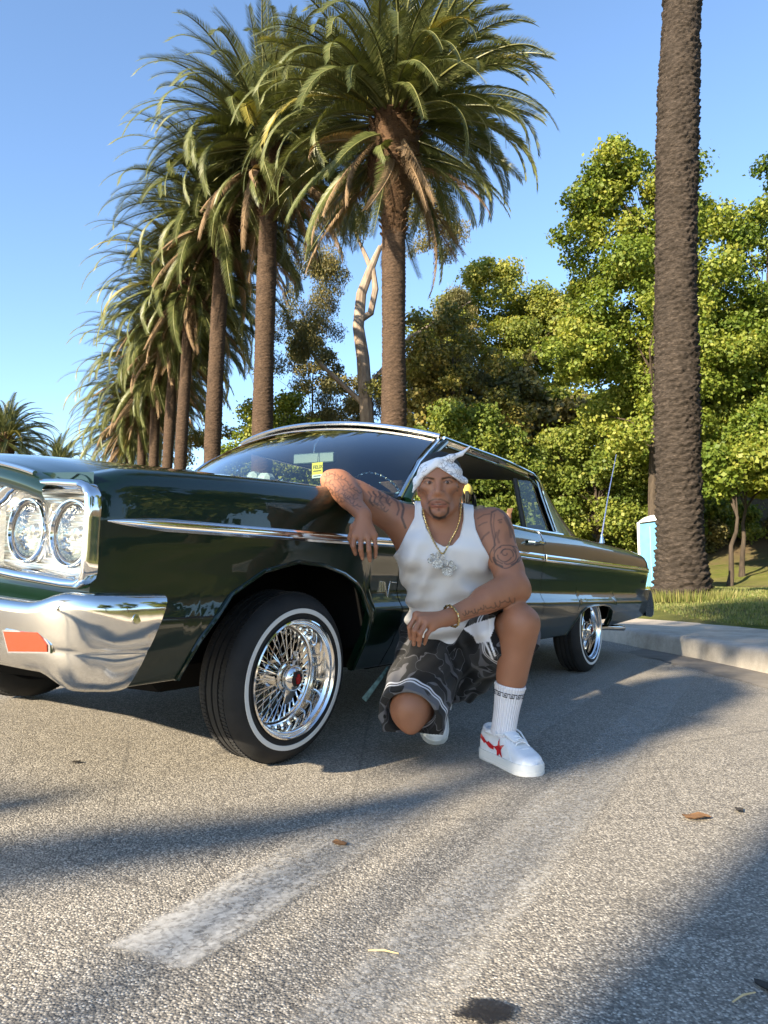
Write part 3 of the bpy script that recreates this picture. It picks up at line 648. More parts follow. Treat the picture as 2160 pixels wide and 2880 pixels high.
MB().tube([W(u, 0, hz(u, 0)+.002) for u in np.linspace(-.8, .42, 12)], .008, 8, flat=.6).build('hood_centre_moulding', M_CHROME, CAR)
boot, bz = deck(3.14, 4.40, .716, .045, .012, lip=.09); boot.build('boot_lid', M_PAINT, CAR, sharp=70)
MB().grid([[W(.445+.02*(i == 0), L, .925-.02*(i > 0)) for L in np.linspace(-.74, .74, 13)] for i in (0, 1)]+[[W(.62+.2*(L/.74)**2, L, .945) for L in np.linspace(-.74, .74, 13)]]).build('cowl', M_PAINT, CAR)
MB().grid([[W(u, L, ztop(u)+.01*(1-(L/.75)**2)) for L in np.linspace(-.76, .76, 13)] for u in (2.88, 3.0, 3.137)]).build('rear_deck', M_PAINT, CAR)
# front structure behind the lamps, bumper apron, tail panel, underbody
m = MB(); m.grid([[W(-.762, L, z) for L in np.linspace(-.875, .875, 15)] for z in (.40, .55, .70, .842)]); m.grid([[W(-.800, L, z) for L in np.linspace(-.872, .872, 15)] for z in (.826, .846, .858)]); m.build('front_panel', M_PAINT, CAR)
m = MB(); m.grid([[W(4.425-.0*abs(L), L, z) for L in np.linspace(-.85, .85, 15)] for z in (.33, .5, .7, .80)]); m.build('tail_panel', M_PAINT, CAR)
m = MB(); m.box((1.8, 0, .60), (2.5, .55, .20)); m.box((2.0, 0, .42), (1.55, .78, .09)); m.box((3.95, 0, .5), (.42, .80, .16)); m.box((-.3, 0, .52), (.35, .5, .12)); m.box((.45, 0, .55), (.08, .84, .2)); m.box((3.48, 0, .55), (.05, .84, .2)); m.box((2.48, 0, .55), (.05, .84, .2)); m.box((-.62, 0, .56), (.06, .82, .16))
m.box(W(-.66, 0, .40), (.02, .84, .10)); m.box((1.5, 0, .33), (1.0, .72, .07)); m.box((.12, 0, .375), (.50, .60, .13), None, .09); m.box((2.0, 0, .30), (1.3, .62, .07)); m.build('underbody', M_UNDER, CAR, smooth=False)
# side moulding: pointed spear at the front, ribbed band to the tail
for sg in (1, -1):
    for (u0, u1) in ((-.772, DU0-.004), (DU0+.004, DU1-.004), (DU1+.004, 3.94), (3.948, 4.425)):
        rows = []
        for u in np.linspace(u0, u1, max(6, int((u1-u0)/.04))):
            hw = .0175*min(1, max(.02, (u+.772)/.17))**.6 if u < .1 else (.0175 if u < 1.5 else .0205)
            pr = []
            for f, o in ((-1, .0), (-.96, .006), (-.55, .010), (-.40, .0065), (-.1, .0075), (.1, .0075), (.40, .0065), (.55, .010), (.96, .006), (1, .0)):
                z = zt(u)-.006+hw*f; pr.append(W(u, sg*(Lside(u, z)+o*min(1, max(.15, (u+.772)/.12))), z))
            rows.append(pr)
        MB().grid(rows, flip=sg < 0).build('side_moulding', M_CHROME, CAR, sharp=50)
# headlamps and grille
M_PLATE = None
def plate():
    t = NT('ribbed_plate'); co = t.co(); z = t.n('SeparateXYZ', {0: co}).outputs[2]
    t.p(Base_Color=(.80, .79, .75), Metallic=1.0, Roughness=.3); return t.m
M_PLATE = plate(); M_REFL = chrome_mat('lamp_reflector', (.60, .60, .58), .10, .5, 60)
HZ = .706
for sg in (1, -1):
    b = MB()                                        # chrome surround, rounded rectangle section swept round the lamp pair
    path = [(.40, .598), (.46, .588), (.60, .582), (.80, .578), (.855, .580), (.882, .592), (.892, .618), (.894, .70), (.897, .77), (.894, .803), (.878, .824), (.85, .832), (.76, .835), (.66, .834), (.56, .828), (.52, .815), (.48, .79), (.44, .775), (.36, .770)]
    pts = []
    for (a, b_) in zip(path, path[1:]):
        for k in range(3): pts.append((a[0]+(b_[0]-a[0])*k/3, a[1]+(b_[1]-a[1])*k/3))
    pts.append(path[-1]); rows = []
    for i, (L, z) in enumerate(pts):
        a = Vector(pts[max(0, i-2)]); c = Vector(pts[min(len(pts)-1, i+2)]); tt = (c-a).normalized(); nn = Vector((tt.y, -tt.x))   # outward from the lamps
        r = []
        for o, du in ((.004, .02), (.006, -.004), (.002, -.014), (-.006, -.018), (-.014, -.013), (-.022, -.004), (-.028, .012), (-.030, .04)):
            r.append(W(-.812+du, sg*(L-.006+nn.x*o), z+nn.y*o))
        rows.append(r)
    MB().grid(rows, flip=sg < 0).build('lamp_surround', M_CHROME, CAR, sharp=60)
    rows = []                                       # ribbed backing plate
    for k in range(61):
        z = .585+.245*k/60; rb = .003*(1 if (k//2) % 2 else -1); rows.append([W(-.775+rb, sg*L, z) for L in (.38, .5, .62, .74, .875)])
    MB().grid(rows, flip=sg > 0).build('lamp_backing', M_PLATE, CAR, sharp=30)
    for L in (.797, .602):
        lamp = MB(); c = W(-.80, sg*L, HZ)
        lamp.lathe([(.081, .035), (.0865, .004), (.0855, -.006), (.083, -.012), (.079, -.012), (.076, -.004), (.0745, .0), (.072, -.004), (.069, -.002)], 48, c, 'x')
        lo = lamp.build('headlamp', M_CHROME, CAR, sharp=50)
        MB().lathe([(.070, .002), (.066, .016), (.052, .034), (.03, .046), (.012, .05), (.001, .05)], 40, c, 'x').build('reflector', M_REFL, lo)
        MB().lathe([(.0715, .0), (.062, -.006), (.045, -.0125), (.022, -.016), (.001, -.017)], 40, c, 'x').build('lens', M_LENS, lo)
        MB().lathe([(.016, .048), (.020, .018), (.014, .008), (.001, .006)], 16, c, 'x').build('bulb_shield', M_ALU, lo); MB().lathe([(.0690, -.0035), (.0725, -.0045), (.0735, .001)], 40, c, 'x').build('gasket', M_BLACK, lo)
        rg = MB()
        for k in range(40):
            a = PI+PI*(k+.5)/40; rg.box((c[0]-.001, c[1]+.060*math.cos(a), c[2]+.060*math.sin(a)), (.0025, .0016, .006), Matrix.Rotation(a-PI/2, 3, 'X'))
        rg.build('lens_ribs', M_LENS, lo, smooth=False)['kind'] = 'stuff'
        for a in (2.4, .7, 4.7):
            MB().lathe([(.004, .0), (.004, -.004), (.001, -.0055)], 10, (c[0]-.012, c[1]+.083*math.cos(a), c[2]+.083*math.sin(a)), 'x').build('screw', M_ALU, lo)
gr = MB()
for k in range(9):
    z = .60+k*.0205; gr.box(W(-.80, 0, z), (.012, .46, .0035))
gr.build('grille_bars', M_ALU, CAR, smooth=False)
gv = MB()
for k in range(-11, 12): gv.box(W(-.795, k*.042, .682), (.008, .002, .085))
gv.build('grille_uprights', M_ALU, CAR, smooth=False)
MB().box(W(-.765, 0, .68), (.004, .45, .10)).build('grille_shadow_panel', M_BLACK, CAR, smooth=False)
# front bumper
def bumper(name, uc, plan, prof, zf, endcut, flipu=1):
    rows = []; pts = []
    for (a, b_) in zip(plan, plan[1:]):
        for k in range(6): f = k/6; pts.append((a[0]+(b_[0]-a[0])*f, a[1]+(b_[1]-a[1])*f))
    pts.append(plan[-1]); pts = np.array(pts)
    for _ in range(9): pts[1:-1] = (pts[:-2]+pts[1:-1]*2+pts[2:])/4
    n = len(pts)
    for i, (L, u) in enumerate(pts):
        a = Vector(pts[max(0, i-1)]); c = Vector(pts[min(n-1, i+1)]); tt = (c-a).normalized(); nn = Vector((tt.y, -tt.x))*flipu
        r = []
        for o, f in prof:
            z0, z1 = zf(abs(L), u); z = z0+(z1-z0)*f; cut = endcut(f, abs(L), u)
            r.append(W(u+nn.y*o+cut, L+nn.x*o, z))
        rows.append(r)
    m = MB().grid(rows); k = len(prof); m.f.append(tuple(range(k))); m.f.append(tuple(len(rows)*k-1-q for q in range(k))); return m
half = [(0., -.955), (.45, -.945), (.72, -.925), (.86, -.895), (.935, -.845), (.965, -.77), (.972, -.70), (.972, -.655)]
plan = [(-L, u) for L, u in half[:0:-1]]+half
prof = [(-.07, .97), (-.03, 1.0), (-.006, .995), (.006, .968), (.012, .92), (.014, .84), (.011, .70), (.006, .56), (.002, .47), (-.001, .435), (-.0035, .415), (-.003, .39), (-.008, .28), (-.020, .12), (-.030, .04), (-.05, .0), (-.08, .01)]
def zf(L, u): s = min(1, max(0, (L-.80)/.10)); s = s*s*(3-2*s); return (.374-.034*s, .543+.028*s)
bump = bumper('front_bumper', 0, plan, prof, zf, lambda f, L, u: ((u+.82)*-.52*(1-f)**1.1 if L > .9 and u > -.82 else 0), 1)
bo = bump.build('front_bumper', M_BUMPER, CAR, sharp=50)
for sg in (1, -1):
    poly = [(-.070, .022), (.030, .021), (.058, -.006), (.060, -.022), (-.050, -.024)]
    ex = Vector((.30, -1.0*sg, 0)).normalized()
    c = Vector(W(-.904, sg*.808, .452)); c.x += .0
    MB().prism([(x*.98, y) for x, y in poly], c, ex, (0, -.06*sg, 1), (-1, 0, 0), .009).build('indicator_lamp', M_AMBER, CAR, sharp=20)
    MB().prism([(x*1.09, y*1.16) for x, y in poly], c, ex, (0, -.06*sg, 1), (-1, 0, 0), .006).build('indicator_bezel', M_CHROME, CAR, sharp=20)
    cb = W(-.745, sg*.981, .515); o = MB().lathe([(.001, .0006), (.0115, .0004), (.0125, -.001), (.013, -.003)], 20, (0, 0, 0), 'y').build('bumper_bolt', M_BUMPER, CAR)
    o.location = (cb[0], cb[1]+(.0 if sg > 0 else 0), cb[2]); o.rotation_euler = (0, 0, PI if sg > 0 else 0)
# rear bumper, tail lamps, exhaust, aerial
half = [(0., 4.50), (.6, 4.49), (.80, 4.47), (.885, 4.43), (.915, 4.37), (.918, 4.30)]
bumper('rear_bumper', 0, [(-L, u) for L, u in half[:0:-1]]+half, [(-.06, .98), (-.02, 1.0), (.006, .95), (.010, .7), (.008, .4), (.0, .1), (-.02, .0), (-.06, .01)], lambda L, u: (.315, .54), lambda f, L, u: ((4.42-u)*.7*(1-f) if u < 4.42 else 0), -1).build('rear_bumper', M_CHROME, CAR, sharp=50)
for L in (.42, .57, .72, -.42, -.57, -.72): MB().lathe([(.055, .0), (.05, .012), (.03, .02), (.001, .022)], 24, W(4.427, L, .66), 'x').build('tail_lamp', M_RED, CAR)
for L in (.70, -.70): MB().tube([(3.3, -L, .27), (3.8, -L-.0, .255), (3.9, -L-.03, .248), (4.08, -L-.05, .236)], .022, 12).build('exhaust_pipe', M_CHROME, CAR)
m = MB(); m.lathe([(.022, 0), (.016, .03), (.010, .05), (.008, .07), (.001, .075)], 14, W(3.76, .70, .885)); m.build('aerial_base', M_CHROME, CAR)
a0 = Vector(W(3.76, .70, .95)); MB().tube([a0, a0+Vector((.20, 0, .33)), a0+Vector((.46, 0, .70))], [.0055, .004, .0025], 6).build('aerial_rod', plain('aerial_white', (.55, .55, .75), .4), CAR)
# door handle
for sg in (1, -1):
    m = MB(); zc = .815; m.tube([W(u, sg*(Lside(u, zc)+o), zc) for u, o in ((1.80, .004), (1.815, .030), (1.85, .036), (1.93, .036), (1.955, .030), (1.96, .006))], [.012, .013, .011, .010, .010, .012], 10, flat=.8); dh = m.build('door_handle', M_CHROME, CAR)
    MB().lathe([(.001, .0), (.013, .0), (.013, -.026), (.009, -.030), (.001, -.030)], 16, W(1.975, sg*.905, zc), 'y').build('lock_button', M_CHROME, dh)
    MB().tube([W(DU1+.006, sg*(Lside(DU1, z)+.003), z) for z in np.linspace(ztop(2.02)-.004, .82, 8)], .0032, 6).build('door_edge_guard', M_CHROME, CAR)
    MB().tube([W(DU1+.006, sg*(Lside(DU1, z)+.012), z) for z in np.linspace(.755, .72, 4)], .004, 6).build('door_edge_guard', M_CHROME, CAR)
# cabin
def hdr(L, o=0.0): t = L/.69; return (1.155+.10*t*t+o, L, 1.370-.075*abs(t)**2.2)
def base(L): t = L/.75; return (.53+.25*t*t, L, .955-.008*t*t)
Ls = np.linspace(-1, 1, 31); rows = []
for f in np.linspace(0, 1, 14):
    r = []
    for s in Ls:
        a = base(.745*s); b_ = hdr(.665*s, .01); bow = .035*math.sin(PI*f); p = [a[k]+(b_[k]-a[k])*f for k in range(3)]; r.append(W(p[0]-bow, p[1], p[2]+bow*.5-.012*(f > .99)))
    rows.append(r)
MB().grid(rows).build('windscreen', M_GLASS, CAR, sharp=None)
zr = lambda u: IP(u, [1.2, 1.255, 1.56, 2.0, 2.35, 2.6, 2.72], [1.296, 1.296, 1.287, 1.276, 1.258, 1.228, 1.205])
def roof_pt(f, s, dz=0.0, inset=0.0):
    h = hdr(.69*s); ue = 2.70-.16*s*s; u = h[0]+(ue-h[0])*f; half = IP(u, [1.2, 1.8, 2.4, 2.7], [.69, .715, .70, .64])-inset
    L = half*s; z = zr(u)+(.075+.018*math.sin(PI*f))*(1-abs(s)**2.6)+dz
    return W(u, L, z)
MB().grid([[roof_pt(f, s) for s in np.linspace(-1, 1, 33)] for f in np.linspace(0, 1, 30)]).build('roof', M_PAINT, CAR, sharp=60)
MB().grid([[roof_pt(f, s, -.035, .02) for s in np.linspace(-1, 1, 17)] for f in np.linspace(.02, .985, 14)]).build('headliner', M_VINYL, CAR)
for sg in (1, -1):
    # pillars
    A0 = Vector(W(.79, sg*.765, .935)); A1 = Vector(W(1.272, sg*.688, 1.276))
    MB().tube([A0, A0.lerp(A1, .35)+Vector((-.012, 0, .014)), A0.lerp(A1, .7)+Vector((-.014, 0, .018)), A1], [.030, .025, .024, .026], 10, flat=.7).build('windscreen_pillar', M_PAINT, CAR)
    pf = [(2.36, .706, 1.258), (2.42, .712, 1.21), (2.44, .73, 1.12), (2.46, .757, 1.02), (2.48, .79, .905)]; pb = [(2.56, .66, 1.243), (2.74, .63, 1.18), (2.88, .645, 1.10), (3.02, .67, 1.0), (3.18, .71, .885)]
    rows = []
    for f in np.linspace(0, 1, 12):
        r = []
        for k in range(17):
            q = k/16*4; i = min(3, int(q)); g = q-i; a = Vector(pf[i]).lerp(Vector(pf[i+1]), g); b_ = Vector(pb[i]).lerp(Vector(pb[i+1]), g); p = a.lerp(b_, f); p.y += .022*math.sin(PI*f); r.append(W(p.x, sg*p.y, p.z))
        rows.append(r)
    MB().grid(rows, flip=sg > 0).build('rear_pillar', M_PAINT, CAR, sharp=70)
    MB().grid([[((q[0]), q[1]+.03*sg, q[2]) for q in r] for r in rows], flip=sg < 0).build('rear_pillar_lining', M_VINYL, CAR, sharp=70)
    # drip rail and window mouldings
    rail = [W(u, sg*(IP(u, [1.2, 1.8, 2.4, 2.7], [.69, .715, .70, .64])+.010), zr(u)-.004) for u in np.linspace(1.25, 2.36, 22)]+[W(p[0]+.02, sg*(p[1]+.012), p[2]) for p in pf[1:]]
    MB().tube(rail, .0085, 8).build('drip_rail', M_CHROME, CAR)
    MB().tube([W(q[0]-.0, 0, 0) and (q[0]-.005, q[1]+.012*sg, q[2]-.034) for q in rail[1:-3]], .007, 8).build('window_frame_moulding', M_CHROME, CAR)
    MB().tube([W(u, sg*(Lside(u, ztop(u))-.035), ztop(u)+.004) for u in np.linspace(.80, 2.62, 24)], .007, 8).build('belt_moulding', M_CHROME, CAR)
    MB().tube([A0+Vector((-.03, .01*sg, .012)), A0.lerp(A1, .5)+Vector((-.045, .012*sg, .03)), A1+Vector((-.03, .014*sg, .008))], .010, 8).build('windscreen_moulding', M_CHROME, CAR)
    # quarter glass with its chrome front edge
    qz = [(2.085, .775, .895), (2.09, .735, 1.10), (2.10, .715, 1.185)]
    MB().grid([[W(*Vector((a[0], sg*a[1], a[2]))) for a in qz], [W(b_[0]-.005, sg*(b_[1]-.01), b_[2]) for b_ in (pf[4], pf[2], pf[1])]]).build('quarter_glass', M_GLASSC, CAR)
    MB().tube([W(a[0], sg*a[1], a[2]) for a in qz], .009, 8).build('quarter_glass_edge', M_CHROME, CAR)
    MB().tube([W(a[0]-.025, sg*a[1], a[2]) for a in qz], .016, 8).build('quarter_glass_channel', M_BLACK, CAR)
MB().tube([W(*hdr(L, -.004)[:2], hdr(L)[2]+.004) for L in np.linspace(-.68, .68, 31)], .013, 8).build('windscreen_header_moulding', M_CHROME, CAR)
# backlight
rows = []
for f in np.linspace(0, 1, 10):
    r = []
    for s in np.linspace(-1, 1, 21):
        a = Vector((2.70-.16*s*s, .62*s, 1.205+.07*(1-s*s))); b_ = Vector((3.13, .66*s, .895+.02*(1-s*s))); p = a.lerp(b_, f); p.x += .05*math.sin(PI*f)*(1-s*s*.5)+.09*(1-s*s)*math.sin(PI*f); r.append(W(*p))
    rows.append(r)
MB().grid(rows).build('rear_window', M_GLASSC, CAR, sharp=None)
# interior
m = MB(); m.grid([[W(u, L, z) for u in (.6, 1.2, 2.0, 2.95)] for L, z in ((.79, .865), (.79, .36), (-.79, .36), (-.79, .865))]); m.build('interior_trim', M_VINYL, CAR, smooth=False)
def seat(u, zc, back, name):
    m = MB(); m.box(W(u, 0, .52), (.26, .72, .10), None, .05); m.box(Vector(W(u+.24, 0, .68)), (.075, .70, back), Matrix.Rotation(.22, 3, 'Y'), .05); m.build(name, M_VINYL, CAR, sharp=50)
seat(1.42, 0, .20, 'front_seat'); seat(2.36, 0, .22, 'rear_seat')
m = MB(); m.box(W(.86, 0, .835), (.15, .74, .06), None, .03); m.box(W(.70, 0, .895), (.13, .72, .018), None, .01); m.build('dashboard', M_VINYL, CAR, sharp=50)
m = MB(); c = Vector(W(1.16, .36, .955)); ax = Vector((1, 0, .62)).normalized(); e1 = Vector((0, 1, 0)); e2 = ax.cross(e1)
for q in range(64):
    a = 2*PI*q/64; p = c+(e1*math.cos(a)+e2*math.sin(a))*.165; tng = (-e1*math.sin(a)+e2*math.cos(a)); nrm = ax if q % 2 else (e1*math.cos(a)+e2*math.sin(a))
    m.tube([p-tng*.010, p, p+tng*.010], [.004, .0085, .004], 6, flat=.6, up=nrm)
sw = m.build('steering_wheel', M_CHROME, CAR)
m = MB()
for a in (.3, PI-.3, -PI/2): m.tube([c-ax*.02, c+(e1*math.cos(a)+e2*math.sin(a))*.16], .007, 6)
m.lathe([(.001, .02), (.035, .015), (.04, -.01), (.02, -.25)], 14, c, 'x'); m.build('steering_spokes', M_CHROME, sw)
# mirror, wipers
m = MB(); mc = Vector(W(1.105, 0, 1.180)); m.box(mc, (.012, .125, .032), Matrix.Rotation(.25, 3, 'Z'), .012); mi = m.build('mirror', M_BLACK, CAR)
MB().box(mc+Vector((-.008, 0, 0)), (.006, .118, .027), Matrix.Rotation(.25, 3, 'Z'), .005).build('mirror_back', plain('mirror_shell', (.16, .21, .20), .4), mi)
MB().tube([mc+Vector((-.005, 0, .02)), mc+Vector((.0, 0, .07)), Vector(W(1.19, .0, 1.345))], .006, 8).build('mirror_stem', M_CHROME, mi)
for (L0, L1) in ((.30, -.10), (-.12, -.52)):
    p0 = Vector(W(.50, L0, .958)); p1 = Vector(W(.565, L1, .985)); w_ = MB().tube([p0, p0+Vector((.005, .01, .022)), p0.lerp(p1, .5)+Vector((-.01, 0, .026)), p1], [.012, .010, .007, .005], 8).build('wiper', M_CHROME, CAR)
    MB().box(p0.lerp(p1, .62)+Vector((.004, 0, .004)), (.004, .20, .005)).build('wiper_blade', M_BLACK, w_)
    MB().lathe([(.016, -.01), (.016, .012), (.010, .018), (.001, .02)], 14, p0).build('wiper_pivot', M_CHROME, w_)

# ---- wire wheels
def tyre_mesh():
    pr = [(.192, .018), (.196, .006), (.205, .001), (.2145, -.0015), (.2305, -.0015), (.245, .003), (.258, .011), (.268, .021), (.2745, .031), (.278, .040)]
    tread = []
    for h in (.040, .058, .059, .065, .066, .086, .087, .093, .094, .114, .115, .121, .122, .142): tread.append((.2795 if not any(a <= h <= b for a, b in ((.059, .065), (.087, .093), (.115, .121))) else .2725, h))
    pr = pr+tread+[(.274, .152), (.262, .168), (.24, .180), (.21, .182), (.192, .168)]
    return MB().lathe(pr, 96, ax='y').mesh('tyre', True, M_RUB, 28)
def sipes_mesh():
    m = MB()
    for k in range(120):
        a = 2*PI*k/120
        for h in (.049, .133):
            R_ = Matrix.Rotation(-a, 3, 'Y'); p = R_ @ Vector((.2800, h, 0)); m.box(p, (.0016, .009, .0035), R_)
    return m.mesh('tread_blocks', False, M_RUB)
def stuffed(o): o['kind'] = 'stuff'; return o
rimp = [(.1935, .014), (.1965, .003), (.1955, -.004), (.191, -.0065), (.187, -.003), (.1845, .006), (.1825, .016), (.176, .022), (.1735, .05), (.1715, .080), (.166, .086), (.158, .0865), (.1535, .091), (.1535, .105), (.158, .13), (.170, .17), (.185, .176)]
ME = {}
ME['rim'] = MB().lathe(rimp, 96, ax='y').mesh('rim', True, M_CHROME, 40)
ME['tyre'] = tyre_mesh(); ME['tread'] = sipes_mesh()
ME['ww'] = MB().lathe([(.2145, -.0012), (.2155, -.0032), (.2295, -.0032), (.2305, -.0012)], 96, ax='y').mesh('whitewall', True, M_WHITEW, 40)
ME['hub'] = MB().lathe([(.040, .13), (.046, .118), (.046, .105), (.040, .10), (.040, .055), (.050, .050), (.052, .040), (.050, .034), (.044, .032)], 40, ax='y').mesh('hub', True, M_CHROME, 35)
m = MB().lathe([(.044, .034), (.0445, .022), (.043, .008), (.036, -.002), (.027, -.006), (.024, -.005)], 40, ax='y')
for a in (1.42, 1.42+PI):
    o = Vector((math.cos(a), 0, math.sin(a))); s = Vector((-o.z, 0, o.x)); P_ = []
    for r_, w_, h0, h1 in ((.030, .021, .004, .020), (.055, .019, .010, .022), (.078, .015, .017, .026), (.086, .009, .021, .027)):
        P_.append([o*r_-s*w_+Vector((0, h0+.003, 0)), o*r_+Vector((0, h0, 0)), o*r_+s*w_+Vector((0, h0+.003, 0)), o*r_+s*w_*.9+Vector((0, h1, 0)), o*r_-s*w_*.9+Vector((0, h1, 0))])
    m.grid(P_, closed=True); m.add(P_[-1], [(0, 1, 2, 3, 4)])
ME['knock'] = m.mesh('knock_off', True, M_CHROME, 40)
m = MB().lathe([(.0245, -.0055), (.012, -.008), (.001, -.0085)], 24, ax='y'); ME['disc'] = m.mesh('cap_disc', True, M_BLACK, 40)
m = MB(); m.prism([(-.006, -.016), (.006, -.016), (.009, .0), (.014, .006), (.006, .004), (.004, .016), (-.004, .016), (-.006, .004), (-.014, .006), (-.009, 0)], (0, -.0075, 0), (1, 0, 0), (0, 0, 1), (0, -1, 0), .004); ME['emblem'] = m.mesh('cap_emblem', False, M_RED)
def spoke_mesh(hr, hh, da, rr, rh, k=1.0):
    a = Vector((rr, rh, 0)); b_ = Vector((hr*math.cos(da), hh, hr*math.sin(da))); d_ = (b_-a).normalized()
    m = MB().tube([a-d_*.004, a+d_*.018, a+d_*.022, b_], [.0050*k, .0044*k, .0021*k, .0020*k], 6); return m.mesh('spoke', True, M_CHROME, 40)
ME['sp'] = [spoke_mesh(.047, .046, .10, .157, .090), spoke_mesh(.044, .112, .35, .155, .104, .8), spoke_mesh(.047, .046, -.10, .157, .090), spoke_mesh(.044, .112, -.35, .155, .104, .8)]
def wheel(u, side, camber, steer, spin, spokes=True):
    w_ = link('wheel', ME['rim'], CAR); w_.location = (u, -.835*side, .2804 if side > 0 else .2804+lot_z(*CW(u, -.75)[:2]))
    w_.rotation_mode = 'QUATERNION'
    q = Matrix.Rotation(spin, 3, 'Y'); tilt = Matrix.Rotation(camber if side > 0 else -camber, 3, 'X'); st = Matrix.Rotation(steer, 3, 'Z')
    flip = Matrix.Identity(3) if side > 0 else Matrix.Rotation(PI, 3, 'Z')
    w_.rotation_quaternion = (st @ tilt @ flip @ q).to_quaternion()
    for nm, k in (('tyre', 'tyre'), ('tread_blocks', 'tread'), ('whitewall', 'ww'), ('hub', 'hub'), ('knock_off', 'knock'), ('cap_disc', 'disc'), ('cap_emblem', 'emblem')):
        o = link(nm, ME[k], w_)
        if k == 'tread': o['kind'] = 'stuff'
    for k in range(72):
        o = link('spoke', ME['sp'][k % 4], w_); o.rotation_euler = (0, -2*PI*k/72, 0)
    return w_
wheel(0, 1, .0865, -.0314, .0); wheel(3.023, 1, 0, 0, .5); wheel(0, -1, .0865, -.0314, 1.); wheel(3.023, -1, 0, 0, .2)
